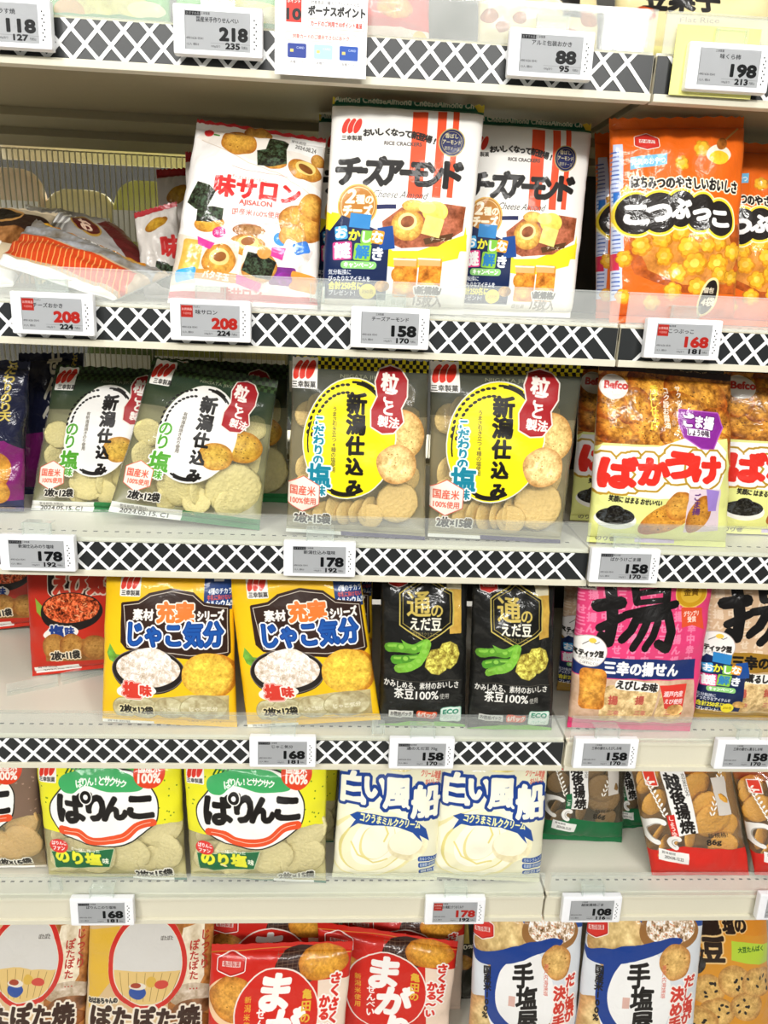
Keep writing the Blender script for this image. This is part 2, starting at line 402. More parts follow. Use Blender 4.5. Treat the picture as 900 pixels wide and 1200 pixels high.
        if s.C[..., 3].min() < 0.99:
            out = nt.nodes['Material Output']
            tr = nt.nodes.new('ShaderNodeBsdfTransparent'); gl = nt.nodes.new('ShaderNodeBsdfGlossy'); gl.inputs['Roughness'].default_value = 0.1
            fr = nt.nodes.new('ShaderNodeFresnel'); fr.inputs['IOR'].default_value = 1.5
            nt.links.new(bu.outputs[0], gl.inputs['Normal']); nt.links.new(bu.outputs[0], fr.inputs['Normal'])
            a = nt.nodes.new('ShaderNodeMixShader'); b = nt.nodes.new('ShaderNodeMixShader')
            nt.links.new(front_only(nt, fr.outputs[0]), a.inputs[0]); nt.links.new(tr.outputs[0], a.inputs[1]); nt.links.new(gl.outputs[0], a.inputs[2])
            nt.links.new(t.outputs['Alpha'], b.inputs[0]); nt.links.new(a.outputs[0], b.inputs[1]); nt.links.new(p.outputs[0], b.inputs[2])
            nt.links.new(b.outputs[0], out.inputs[0])
        return m

# ------------------------------------------------------------------ shelving
SEAM = 0.3045
XL0, XR1 = -0.640, 1.0
DEPTH = 0.42
def shelf(row, x0, x1, lattice, label, whitened=False, lx1=None):
    zt = LT[row]; z = zt+ZO
    r = empty('shelf', ((x0+x1)/2, 0.2, z)); tag(r, label, 'shelf', None)
    ox, oy, oz = r.location
    def B(n, l, m, bev=0.0):
        return boxes(n, [(a-ox, b-ox, c-oy, d-oy, e+ZO-oz, f+ZO-oz) for a, b, c, d, e, f in l], m, r, bev)
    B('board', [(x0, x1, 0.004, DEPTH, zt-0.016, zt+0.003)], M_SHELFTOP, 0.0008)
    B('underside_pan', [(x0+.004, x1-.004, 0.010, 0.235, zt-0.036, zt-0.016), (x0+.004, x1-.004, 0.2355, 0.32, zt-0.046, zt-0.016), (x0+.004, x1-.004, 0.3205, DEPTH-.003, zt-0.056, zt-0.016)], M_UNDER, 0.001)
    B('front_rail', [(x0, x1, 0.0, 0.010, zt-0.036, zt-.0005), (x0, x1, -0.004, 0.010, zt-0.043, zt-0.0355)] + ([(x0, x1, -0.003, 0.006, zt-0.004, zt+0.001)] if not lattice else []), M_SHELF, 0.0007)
    if lattice:
        xe = lx1 or x1
        B('black_backing', [(x0, xe-.001, -0.0012, 0.0, zt-0.0355, zt-0.001)], M_BLACK)
        bm = bmesh.new(); H = 0.0345; p = 0.0248; wd = 0.0048; zb = zt-0.0355
        k = int(x0/p)-2
        while k*p < xe:
            for sgn in (1, -1):
                xb = k*p; xt = xb+sgn*H*0.93
                P = [(xb, zb), (xb+wd, zb), (xt+wd, zb+H), (xt, zb+H)]
                if min(q[0] for q in P) > x0 and max(q[0] for q in P) < xe:
                    vf = [bm.verts.new((q[0]-ox, (-0.0020 if sgn > 0 else -0.00215)-oy, q[1]+ZO-oz)) for q in P]; vb = [bm.verts.new((q[0]-ox, -0.0011-oy, q[1]+ZO-oz)) for q in P]
                    bm.faces.new(vf)
                    for i in range(4): bm.faces.new((vf[i], vb[i], vb[(i+1) % 4], vf[(i+1) % 4]))
            k += 1
        bmesh.ops.recalc_face_normals(bm, faces=bm.faces)
        o = bm_obj('lattice', bm, M_WHITE, r); tag(o, 'white diagonal lattice over a black strip')
    # dark chips on the surface near the front: slot shadow put into colour
    xs = x0+0.02; l = []
    while xs < x1-0.02:
        l.append((xs, xs+0.005, 0.024, 0.0265, zt+0.0028, zt+0.0033)); xs += 0.0125
    o = B('slots', l, M_SLOT); tag(o, kind='stuff')
    # acrylic guard: plate, top lip, foot
    gm = M_CLEAR_GLARE if whitened else M_CLEAR
    bm = bmesh.new()
    X0, X1 = x0+.003-ox, x1-.003-ox
    add_box(bm, X0, X1, -0.0035-oy, -0.0015-oy, zt+ZO-oz+.0005, zt+ZO-oz+0.036)
    add_box(bm, X0, X1, -0.0038-oy, 0.0020-oy, zt+ZO-oz+0.0362, zt+ZO-oz+0.0378)
    o = bm_obj('acrylic_guard', bm, gm, r); tag(o, 'clear acrylic front guard with a bright top edge')
    return r
NM = ['top', 'second', 'third', 'fourth', 'fifth']
for i in range(5):
    shelf(i, XL0, SEAM-.0015, i < 4, '%s shelf from the top in the long left bay, cream metal %s' % (NM[i], 'with lattice price rail' if i < 4 else 'with plain price rail'), whitened=i < 2)
    shelf(i, SEAM+.0015, XR1, i < 3, '%s shelf from the top in the right bay, cream metal %s' % (NM[i], 'with lattice price rail' if i < 3 else 'with plain price rail'), whitened=i < 2)
shelf(5, XL0, SEAM-.0015, False, 'lowest left bay shelf, carrying the bottom row of bags')
shelf(5, SEAM+.0015, XR1, False, 'lowest right bay shelf, carrying the bottom row of bags')

# ------------------------------------------------------------------ back of the gondola, uprights, floor
tag(boxes('floor', [(-3, 3, -3, 3, -0.02, 0.0)], M_FLOOR), kind='structure')
M_RIB = clear_mat('ribbed_clear_panel', 0.20, rough=0.12, tint=(0.97, 0.96, 0.9), col=(0.86, 0.84, 0.74))
M_RIBLINE = clear_mat('rib_web', 0.7, rough=0.2, col=(0.75, 0.72, 0.6))
def ribbed(x0, x1, z0, z1, label):
    y = DEPTH+0.012
    r = empty('ribbed_panel', ((x0+x1)/2, y, z0+ZO)); tag(r, label, 'panel')
    bm = bmesh.new(); ox = (x0+x1)/2; p = 0.0085; n = int((x1-x0)/p); prev = None
    prof = ((0.0, 0.0), (0.22, -0.0022), (0.5, -0.0030), (0.78, -0.0022))
    for k in range(n):
        for fx, dy in prof:
            a = bm.verts.new((x0+(k+fx)*p-ox, dy, 0)); b = bm.verts.new((x0+(k+fx)*p-ox, dy, z1-z0))
            if prev: bm.faces.new((prev[0], a, b, prev[1]))
            prev = (a, b)
    bm_obj('ribbed_sheet', bm, M_RIB, r, smooth=True)
    o = boxes('ribs', [(x0-ox+k*p-.0005, x0-ox+k*p+.0005, -.0030, .0012, 0, z1-z0) for k in range(1, n)], M_RIBLINE, r); tag(o, kind='stuff')
    boxes('edge_rail', [(x0-ox, x1-ox, -0.006, 0.004, -0.008, 0.0), (x0-ox, x1-ox, -0.002, 0.004, z1-z0-.001, z1-z0)], M_UNDER, r)
ribbed(XL0, SEAM-.004, LT[1]+.012, LT[0]-.057, 'translucent ribbed back panel behind the upper rice cracker bags')
ribbed(XL0, SEAM-.004, LT[2]+.012, LT[1]-.057, 'translucent ribbed back panel behind the seasoned cracker bags of the third shelf')
M_BACKP = pmat('dark_back_panel', '#35332b', 0.6)
for i, (za, zb) in enumerate(((LT[3], LT[2]), (LT[4], LT[3]), (LT[5], LT[4]))):
    o = boxes('back_panel', [(XL0, SEAM-.003, 0, .012, za+.01, zb-.045)], M_BACKP, loc=(0, DEPTH+.006, ZO))
    tag(o, 'dark back panel closing the left bay, %s' % ('above the fourth shelf', 'above the fifth shelf', 'above the lowest shelf')[i], 'panel')
o = boxes('back_panel', [(SEAM+.003, XR1, 0, .012, LT[5]+.01, .26)], M_BACKP, loc=(0, DEPTH+.006, ZO)); tag(o, 'tall dark back panel closing the right bay', 'panel')
o = boxes('back_panel', [(XL0, XR1, 0, .012, .262, .62)], M_BACKP, loc=(0, DEPTH+.006, ZO)); tag(o, 'dark back panel above the top shelf', 'panel')
for x, l in ((XL0-.012, 'left end'), (SEAM, 'seam between the two bays'), (XR1+.012, 'right end')):
    o = boxes('upright', [(x-.011, x+.011, DEPTH+.002, DEPTH+.05, -ZO, .75)], M_DARKMETAL, loc=(0, 0.0, ZO), bev=.002)
    if x == SEAM: o.location.y = .022
    tag(o, 'slotted grey steel upright at the '+l, 'upright')

# ------------------------------------------------------------------ bags
def plainmat(name, col, rough=0.3): return pmat(name, col, rough, bump=0.1, bscale=40)
BACKS = {}
def backmat(col):
    if col not in BACKS: BACKS[col] = plainmat('bag_back_'+str(len(BACKS)), col)
    return BACKS[col]
_cr = {}
def cracker_mesh(col, seed):
    k = (col, seed)
    if k in _cr: return _cr[k]
    rnd = random.Random(seed); bm = bmesh.new(); n = 18
    rings = []
    for fr, z in ((1.0, 0.0), (0.93, -.07), (0.6, -.13), (0.25, -.10)):
        rings.append([bm.verts.new((fr*math.cos(6.2832*i/n)*(1+.02*math.sin(3*i+seed)), z*(1+.25*rnd.uniform(-1, 1)), fr*math.sin(6.2832*i/n)*(1+.02*math.cos(2*i+seed)))) for i in range(n)])
    c = bm.verts.new((0, -.12, 0))
    for a, b in zip(rings[:-1], rings[1:]):
        for i in range(n): bm.faces.new((a[i], a[(i+1) % n], b[(i+1) % n], b[i]))
    for i in range(n): bm.faces.new((rings[-1][i], rings[-1][(i+1) % n], c))
    cb = bm.verts.new((0, .1, 0))
    for i in range(n): bm.faces.new((rings[0][(i+1) % n], rings[0][i], cb))
    bmesh.ops.recalc_face_normals(bm, faces=bm.faces)
    me = bpy.data.meshes.new('rice_cracker'); bm.to_mesh(me); bm.free(); me.polygons.foreach_set('use_smooth', [True]*len(me.polygons))
    mk = 'baked_cracker_'+col
    m = bpy.data.materials.get(mk)
    if not m:
        m = pmat(mk, col, 0.6, bump=0.5, bscale=7, vary=0.12)
        nt = m.node_tree; b = [x for x in nt.nodes if x.type == 'BUMP'][0]; b.inputs['Distance'].default_value = .02
        b.inputs['Strength'].default_value = .3
    me.materials.append(m); _cr[k] = me; return me

def bag(label, cat, mat, quad, row, Y=None, lean=7, D=0.036, seed=0, group=None, back='#b9b6ac', crackers=(), dz=0.0, flat=0.36, yaw=0.0,
        name='snack_bag', wr=1.0, top=0.05, bot=0.035, ref=None, snap=True):
    """one pillow bag: quad = its corners TL, TR, BR, BL in photo pixels, stood on shelf `row`"""
    Y, c, n = plant(quad, row, Y, lean, yaw, dz)
    org = (c[2]+c[3])/2; org[2] = min(c[2][2], c[3][2])
    rnd = random.Random(seed*7+row); so = rnd.uniform(0, 50)
    nu, nv = 26, 34
    us = [0.5-0.5*math.cos(math.pi*i/nu)*(0.86+0.14*abs(math.cos(math.pi*i/nu))) for i in range(nu+1)]
    us[0], us[-1] = 0.0, 1.0
    vs = sorted(set([0.0, top*.5, top, 1-bot, 1.0]+[top+(1-bot-top)*(0.5-0.5*math.cos(math.pi*j/nv)) for j in range(1, nv)]))
    def prof(u, v):
        if v <= top or v >= 1-bot: return 0.0
        s_ = (v-top)/(1-bot-top); e = 4*u*(1-u)
        return (max(e, 0)**flat)*(max(4*s_*(1-s_), 0)**(flat*1.25))*(0.86+0.2*s_)
    Wd = np.linalg.norm(c[1]-c[0])
    def P(u, v, side):
        b = c[0]*(1-u)*(1-v)+c[1]*u*(1-v)+c[2]*u*v+c[3]*(1-u)*v
        t = prof(u, v); o = t*D*(0.58 if side > 0 else -0.42)
        if side > 0:
            nz = mnoise.noise(Vector((u*2.6+so, v*3.2, so))); n2 = mnoise.noise(Vector((u*6+so, v*4, so*2)))
            rg = abs(mnoise.noise(Vector((u*4.2+v*2.2, v*5.5-u*1.5, so*3))))
            tt = min(1, t*2)
            o += wr*(nz*0.0035*tt+(0.22-rg)*0.0078*tt)
            pk = math.exp(-(abs(v-top))/.07)+math.exp(-abs(1-bot-v)/.07)
            o += wr*pk*tt*0.0026*math.sin(u*34+n2*5)
            sk = math.exp(-u/.05)+math.exp(-(1-u)/.05)
            o += wr*sk*tt*0.0018*math.sin(v*40+n2*6)
        if v <= top or v >= 1-bot:
            o += wr*0.0022*mnoise.noise(Vector((u*5+so, v*3, 1.0)))*(1 if side > 0 else 1)
        # soft waist: the silhouette puckers a little between its corners
        e = 2*u-1
        b = b-(c[1]-c[0])*(e*0.012*(math.sin(math.pi*v)*(0.6+0.8*mnoise.noise(Vector((so, v*5, e*2))))))*wr
        return b+n*o
    def build(nm, vsel, matl, parent):
        bm = bmesh.new(); uvl = bm.loops.layers.uv.new('UVMap')
        F = [[bm.verts.new(P(u, v, 1)-org) for u in us] for v in vsel]
        flatp = vsel[-1] <= top or vsel[0] >= 1-bot
        def facef(vv, uv, mi):
            f = bm.faces.new(vv); f.material_index = mi; f.smooth = True
            for l, x in zip(f.loops, uv): l[uvl].uv = x
        if flatp:
            Bk = [[bm.verts.new(P(u, v, 1)-org-n*0.0006) for u in us] for v in vsel]
        else:
            Bk = [[bm.verts.new(P(u, v, -1)-org) for u in us] for v in vsel]
        for j in range(len(vsel)-1):
            for i in range(nu):
                uv = [(us[i], 1-vsel[j]), (us[i], 1-vsel[j+1]), (us[i+1], 1-vsel[j+1]), (us[i+1], 1-vsel[j])]
                facef((F[j][i], F[j+1][i], F[j+1][i+1], F[j][i+1]), uv, 0)
                facef((Bk[j][i], Bk[j][i+1], Bk[j+1][i+1], Bk[j+1][i]), [uv[0], uv[3], uv[2], uv[1]], 1)
        if flatp and vsel[0] == 0.0:     # pinked edge
            for row_ in (F[0], Bk[0]):
                for i, v in enumerate(row_): v.co.z += 0.0012 if i % 2 else -0.0006
        bmesh.ops.remove_doubles(bm, verts=bm.verts, dist=1e-6)
        me = bpy.data.meshes.new(nm); bm.to_mesh(me); bm.free()
        me.materials.append(matl); me.materials.append(backmat(back))
        return link(nm, me, parent)
    root = build(name, [v for v in vs if top-1e-9 <= v <= 1-bot+1e-9], mat, None)
    root.location = Vector(org)+Vector((0, 0, ZO))
    tag(root, label, cat, group)
    build('top_seal', [v for v in vs if v <= top+1e-9], mat, root)
    build('bottom_seal', [v for v in vs if v >= 1-bot-1e-9], mat, root)
    if crackers:
        dsg = DESIGNS[ref]; qa = dsg.q
        col = crackers[0]
        ua = np.array(c[1]-c[0]); va = np.array(c[3]-c[0])
        px = np.linalg.norm(ua)/np.linalg.norm(qa[1]-qa[0])
        for k, (x, y, rx, tw) in enumerate(crackers[1]):
            u, v = dsg.m([(x, y)])[0]/(dsg.W, dsg.H)
            v = min(v, .955-rx*1.1*dsg.ss/dsg.H); u = min(max(u, .05+rx*.8*dsg.ss/dsg.W), .95-rx*.8*dsg.ss/dsg.W)
            b = c[0]*(1-u)*(1-v)+c[1]*u*(1-v)+c[2]*u*v+c[3]*(1-u)*v
            r = rx*px*1.13; offs = min(prof(max(.02, min(.98, u+a*r/Wd*.95)), max(.06, min(.96, v+bb*r/Wd*.6)))*D*.58 for a, bb in ((0, 0), (1, 0), (-1, 0), (0, 1), (0, -1)))
            m = link('rice_cracker', cracker_mesh(col, k % 4), root)
            tw = max(-42, min(42, tw)); m.location = Vector(b-org+n*(offs-.13*r-.0022-.0012*(k % 3)-r*.8*abs(math.sin(math.radians(tw)))))
            m.rotation_euler = (math.radians(-lean+rnd.uniform(-4, 4)), rnd.uniform(0, 6), math.radians(tw))
            m.scale = (r*rnd.uniform(.96, 1.02),)*3
            if abs(tw) < 1: m.rotation_euler.z = math.radians(rnd.uniform(-5, 5))
    return root
def shift(q, dx, dy, sc=1.0):
    cx = sum(p[0] for p in q)/4; cy = sum(p[1] for p in q)/4
    return [(cx+(p[0]-cx)*sc+dx, cy+(p[1]-cy)*sc+dy) for p in q]

# ------------------------------------------------------------------ the prints
K = '#1d1a18'
def campaign(d, cx, cy, z=1.0, rot=0):
    """navy 'sweets riddle' campaign sticker"""
    def at(dx, dy): return cx+dx*z, cy+dy*z
    P = [(-30, -30), (-22, -41), (18, -26), (29, -20), (30, 47), (-35, 47), (-36, -22)]
    d.shape(cx, cy, [(x*z, y*z) for x, y in P], '#16264f', rot)
    d.box(*at(0, -36), 22*z, 15*z, '#2f83c4', rot+4); d.box(*at(27, -18), 16*z, 24*z, '#1b4a93', rot-10)
    for t, dx, dy, c, bg in (('お', -20, -23, '#ffffff', '#4aa7df'), ('か', -6, -21, '#f3ea3a', None), ('し', 7, -19, '#ffffff', '#7dc043'), ('な', 18, -19, '#ffffff', '#f19a2b')):
        if bg: d.box(*at(dx, dy), 13*z, 14*z, bg, rot+dx*.4, rad=2*z)
        d.text(t, *at(dx, dy), 13*z, c, b=1.1*z, rot=rot)
    d.box(*at(-19, -4), 20*z, 19*z, '#e84a8c', rot-4, rad=2*z); d.text('謎', *at(-19, -4), 17*z, '#ffffff', b=1.6*z, rot=rot-4)
    d.box(*at(2, -3), 18*z, 18*z, '#8cc63f', rot+3, rad=2*z); d.text('解', *at(2, -3), 15*z, '#2a7fc0', b=1.2*z, rot=rot)
    d.text('き', *at(18, -1), 15*z, '#ffffff', b=1.4*z)
    d.box(*at(-2, 11), 38*z, 8*z, '#8fce7a', rot, rad=3.5*z); d.text('キャンペーン', *at(-2, 11), 6.5*z, '#ffffff', w=31*z, b=.6*z)
    d.text('気分転換に', *at(-22, 19), 6*z, '#ffffff', w=24*z, b=.3); d.text('ぴったりなアイテムを', *at(-12, 26), 6.2*z, '#ffffff', w=44*z, b=.4)
    d.text('合計250名に', *at(-16, 34), 9*z, '#f6ea3e', w=36*z, b=.9*z); d.text('プレゼント!', *at(-20, 42), 6.5*z, '#ffffff', w=28*z, b=.4)
    d.ell(*at(7, 40), 9*z, 8*z, '#f3e236'); d.text('250名', *at(7, 40), 5*z, '#7a5c10', w=12*z)
    d.ell(*at(22, 34), 8*z, 6*z, '#b98a4a', tex=.2)

# --- white and navy box-shaped bag of cheese almond crackers
q_che = [(390, 114), (568, 124), (543, 358), (376, 352)]
d = Design('cheese_cracker', q_che, '#f3f1ec')
d.poly([(385, 108), (572, 118), (571, 137), (386, 125)], '#1f6b52')
d.poly([(385, 108), (398, 109), (392, 121), (385, 121)], '#e8d24a'); d.poly([(552, 118), (572, 119), (570, 131), (562, 132)], '#e8d24a')
d.text('Almond CheeseAlmond CheeseAlmond Ch', 474, 119, 8.5, '#e9e6cf', w=158, b=.8, rot=0)
for x in (488, 513, 529): d.box(x+1, 180, (17, 10, 7)[(488, 513, 529).index(x)], 100, '#e8532f')
d.poly([(372, 300), (390, 246), (420, 252), (460, 290), (545, 292), (545, 262), (535, 300), (480, 312), (430, 305), (376, 290)], '#f5e32c')
d.poly([(378, 243), (392, 250), (410, 262), (440, 286), (478, 294), (546, 272), (544, 290), (478, 312), (440, 306), (376, 262)], '#f5e32c')
d.poly([(372, 262), (384, 266), (420, 288), (452, 300), (452, 335), (372, 335)], '#16264f')
d.poly([(448, 256), (470, 240), (520, 236), (545, 240), (541, 268), (512, 285), (470, 287), (450, 278)], '#a0583a', tex=.12, fine=.05)
d.poly([(495, 276), (530, 270), (528, 277), (497, 283)], '#5a3a20'); d.text('チーズ', 512, 277, 5, '#f1e6c8', w=18)
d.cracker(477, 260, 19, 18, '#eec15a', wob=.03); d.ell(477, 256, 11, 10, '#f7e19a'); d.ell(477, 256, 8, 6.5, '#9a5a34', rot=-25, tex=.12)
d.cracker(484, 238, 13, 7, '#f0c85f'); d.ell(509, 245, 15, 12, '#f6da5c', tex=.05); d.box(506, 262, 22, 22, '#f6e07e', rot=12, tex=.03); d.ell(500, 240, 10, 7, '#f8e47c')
d.logo_three(413, 151, 25)
d.text('おいしくなって新登場!!', 474, 157, 9.0, K, arc=26, b=.9, sp=.86, rot=6)
d.text('RICE CRACKERS', 472, 168, 6, '#4a4340', w=42, b=.4)
d.ell(528, 167, 14, 15, '#1f2453', o=((1.2, '#b8a66a'),)); d.ring(528, 167, 11.5, 12.5, .5, '#b8a66a')
d.text('香ばし', 528, 160, 6, '#d9cd9a', w=15, b=.4); d.text('アーモンド', 528, 167, 6, '#d9cd9a', w=21, b=.4); d.text('濃厚チーズ', 528, 174, 5, '#d9cd9a', w=18)
for t, x, y, z, w_ in (('チ', 410, 199, 35, 27), ('ー', 425, 199, 30, 9), ('ズ', 440, 200, 35, 23), ('ア', 460, 200, 34, 21), ('ー', 474.5, 201, 30, 9), ('モ', 490, 202, 33, 18), ('ン', 508, 203, 33, 18), ('ド', 530, 204, 35, 20)):
    d.text(t, x, y, z, K, b=4.2, w=w_)
d.text('Cheese Almond', 469, 225, 12, '#3a3531', w=62, shear=.35)
d.ell(420, 238, 21, 23, '#b97a2c', o=((1.6, '#e6b45a'),)); d.ring(420, 238, 19, 21, .8, '#f0d49a')
d.text('2', 413, 227, 22, '#fbf0d6', b=1.6, shear=.2); d.text('種の', 428, 231, 11, '#fbf0d6', b=1.0, w=19); d.text('チーズ', 420, 244, 14, '#fbf0d6', b=1.8, w=32); d.text('パウダー', 421, 253, 6, '#f3e3ae', w=21)
campaign(d, 423, 295, 1.1)
d.box(453, 239, 22, 5, '#1f2453', rot=-3)
# windows showing the sealed cookies
for x in (474, 502):
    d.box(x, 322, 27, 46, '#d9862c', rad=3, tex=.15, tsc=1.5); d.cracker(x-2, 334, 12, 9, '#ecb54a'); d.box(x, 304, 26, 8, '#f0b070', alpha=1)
    d.box(x, 300, 27, 2, '#efe6da')
d.cracker(466, 318, 8, 9, '#e3a23c')
d.text('\\新規格/', 500, 338, 10, K, w=32, b=1.2, o=((1.5, '#f7f5f0'),)); d.text('15枚入', 500, 351, 13, '#8c8784', w=34, b=1.0)
d.text('個包装', 466, 352, 6, '#8c8784')
m_che = d.material(rough=.42, coat=.12, bump=.06)

# --- white variety bag
q_aji = [(231, 140), (382, 163), (372, 362), (196, 354)]
d = Design('variety_cracker', q_aji, '#f4f0ec')
d.poly([(229, 138), (384, 161), (384, 169), (229, 143)], '#c92a31')
d.poly([(230, 160), (300, 190), (340, 200), (385, 230), (385, 168), (250, 144)], '#efe6dc')
d.line([(236, 162), (290, 190), (330, 205), (378, 240)], 1, '#d9c7b4')
d.ell(244, 153, 6, 4.5, '#d3292b'); d.line([(250, 155), (256, 157)], 2, '#4a8a35')
d.cracker(279, 166, 22, 17, '#cf9a3c', rot=15, spots=8); d.cracker(301, 154, 18, 7, '#c9953c')
d.cracker(320, 190, 16, 8, '#cf9a40'); d.nori(324, 170, 24, 20, 10); d.nori(318, 184, 36, 22, -12)
d.date(357, 171, 42, 22, '2024.08.24', rot=4)
d.cracker(356, 199, 20, 13, '#d39c3c', rot=8); d.ell(357, 196, 12, 9, '#eed27a'); d.ell(357, 197, 9, 5, '#8a5427', rot=20, tex=.1); d.cracker(372, 188, 9, 8, '#c89440')
d.text('味サロン', 301, 222, 26, '#cf2e2e', b=2.6, w=100, rot=1, o=((1.2, '#f8efe6'),)); d.text('チーズと海苔のハーモニー', 292, 209, 5, '#c65a52', w=42, rot=4)
d.text('AJISALON', 299, 237, 8, '#c4493f', w=38, b=.5); d.text('国産米100%使用', 300, 249, 8, '#c4554b', w=56, b=.2)
d.line([(272, 258), (300, 262), (328, 260)], .6, '#d98a80'); d.line([(272, 195), (300, 201), (336, 207)], .6, '#d98a80')
d.nori(237, 231, 26, 28, 20); d.cracker(246, 261, 17, 9, '#d9a33a', rot=-8); d.nori(247, 251, 30, 16, -6)
d.ell(257, 271, 8, 6, '#d8307f'); d.text('海苔', 257, 271, 6, '#ffffff'); d.ell(329, 279, 9, 8, '#3c8fd6'); d.text('チーズ', 329, 279, 5, '#ffffff', w=12)
d.cracker(291, 268, 19, 7, '#b98a55', spots=14); d.cracker(290, 285, 20, 13, '#dba743'); d.ell(290, 282, 12, 8, '#f1d685'); d.ell(290, 280, 8, 5, '#9b5f2e', rot=-15)
d.cracker(351, 262, 24, 23, '#d9a64a', wob=.08); d.cracker(342, 275, 15, 14, '#e2b35c', wob=.08); d.cracker(368, 243, 18, 16, '#d9a64a', wob=.08)
# lower half: the small packs inside
d.poly([(206, 275), (232, 278), (230, 330), (196, 336), (198, 300)], '#e3d6c4')
for (x, y, w_, h_, c, r) in ((225, 300, 26, 40, '#dcb24e', 5), (218, 320, 24, 14, '#44a3d8', -12), (256, 303, 42, 46, '#efe2cf', 3), (305, 312, 46, 44, '#ede4d6', 8), (344, 300, 32, 34, '#e9e0dc', 20), (330, 322, 30, 20, '#7a2f86', 0), (355, 330, 30, 20, '#e9963a', 10), (352, 290, 18, 14, '#3b78c9', -20)):
    d.box(x, y, w_, h_, c, r, rad=3, tex=.05)
d.cracker(256, 302, 19, 17, '#dda544'); d.ell(257, 299, 11, 9, '#f0d88a'); d.ell(258, 299, 7, 5, '#9b5f2e', rot=-20)
d.box(253, 321, 46, 11, '#e8923a', rot=4); d.text('バタ子玉', 253, 321, 9, '#fbf3e6', b=.8, w=28, rot=4)
d.cracker(303, 312, 19, 18, '#d9a94c'); d.nori(303, 310, 34, 24, 14)
d.poly([(276, 318), (306, 330), (302, 340), (276, 330)], '#d93a92'); d.poly([(232, 275), (252, 283), (246, 290), (232, 284)], '#d93a92'); d.poly([(318, 288), (334, 290), (330, 304), (316, 298)], '#d93a92')
d.ell(332, 325, 9, 7, '#8b2f92', tex=.1); d.ell(309, 294, 8, 7, '#f0994a')
d.box(282, 346, 200, 7, '#dd4a52'); d.text('味サロン', 282, 341, 11, '#d8655f', w=44, b=1)
m_aji = d.material(rough=.22, coat=.6, bump=.25)

# --- orange bag of star shaped honey puffs
q_kot = [(714, 139), (873, 137), (861, 362), (716, 358)]
d = Design('honey_puff', q_kot, '#ea6a1b')
d.poly([(716, 170), (731, 168), (728, 350), (709, 352)], '#c9d3ee'); 
for i in range(34): d.box(721, 178+i*5, 7, 1.6, '#6f7fb8' if i % 5 else '#3d5fb0')
d.box(722, 235, 6, 24, '#2f6fc0'); d.box(716, 306, 9, 20, '#cc2f53')
d.poly([(735, 262), (760, 250), (830, 262), (866, 262), (866, 345), (800, 340), (745, 318), (738, 300)], '#b5571e', tex=.1)
d.poly([(740, 270), (770, 258), (850, 266), (862, 300), (850, 330), (800, 330), (760, 312)], '#d58a3a', tex=.08)
def puff(d, x, y, r, col='#eeb12c'):
    a0 = d.r.rand()*6
    for k in range(6): d.ell(x+r*.55*math.cos(a0+k*1.047), y+r*.55*math.sin(a0+k*1.047), r*.42, r*.42, '#dc9420', tex=.08, edge=.15)
    for k in range(6): d.ell(x-r*.04+r*.45*math.cos(a0+k*1.047), y-r*.06+r*.45*math.sin(a0+k*1.047), r*.34, r*.34, col, tex=.06)
    d.ell(x-r*.05, y-r*.05, r*.35, r*.33, '#f7cb53', tex=.06)
for x, y, r in ((823, 173, 10), (800, 190, 9), (736, 222, 8), (752, 284, 13), (776, 275, 14), (799, 268, 14), (822, 266, 12), (840, 280, 12), (780, 296, 12), (808, 285, 14), (828, 284, 10), (795, 315, 13), (815, 305, 15), (840, 305, 13), (788, 338, 12), (817, 332, 12), (732, 300, 11), (843, 318, 11), (858, 292, 12), (856, 322, 10), (730, 345, 10), (764, 352, 11)):
    puff(d, x, y, r)
d.ell(842, 180, 14, 11, '#f3ead8', rot=-5); d.ell(842, 184, 11, 8, '#f4c22f', tex=.05); d.line([(848, 166), (866, 150)], 2, '#d9a25a'); d.ell(846, 168, 6, 8, '#9c5a20', rot=40, tex=.2)
d.logo_hex(760, 165, 22, 'かめだ', rot=5)
d.poly([(740, 183), (784, 178), (784, 190), (740, 197)], '#79bfe6'); d.text('元気のおやつ', 762, 187, 8, '#f4f9fc', w=38, b=.6, rot=-4)
d.text('はちみつのやさしいおいしさ', 806, 213, 15, K, b=1.2, w=122, rot=3, o=((1.4, '#fdf4e0'),))
bl = [(746, 248), (773, 246), (798, 242), (822, 246), (843, 253)]
for x, y in bl: d.ell(x, y, 23.5 if x < 780 else 19, 26 if x < 780 else 23, '#f4d936', o=((1.5, '#fbf3c0'),))
for x, y in bl: d.ell(x, y, 21 if x < 780 else 17, 23.5 if x < 780 else 20.5, '#26211e')
for t, (x, y), z in zip('こつぶっこ', bl, (28, 28, 25, 20, 23)): d.text(t, x, y, z, '#f5f4f2', b=3.5, w=z*.86)
d.ell(830, 345, 12, 23, '#f3e2a0', rot=12); d.ell(830, 345, 9.5, 20, '#221c1a', rot=12); d.text('個包', 830, 337, 7, '#f3ead0', b=.5); d.text('4袋', 830, 351, 11, '#f3ead0', b=1)
m_kot = d.material(rough=.2, coat=.6, bump=.3)

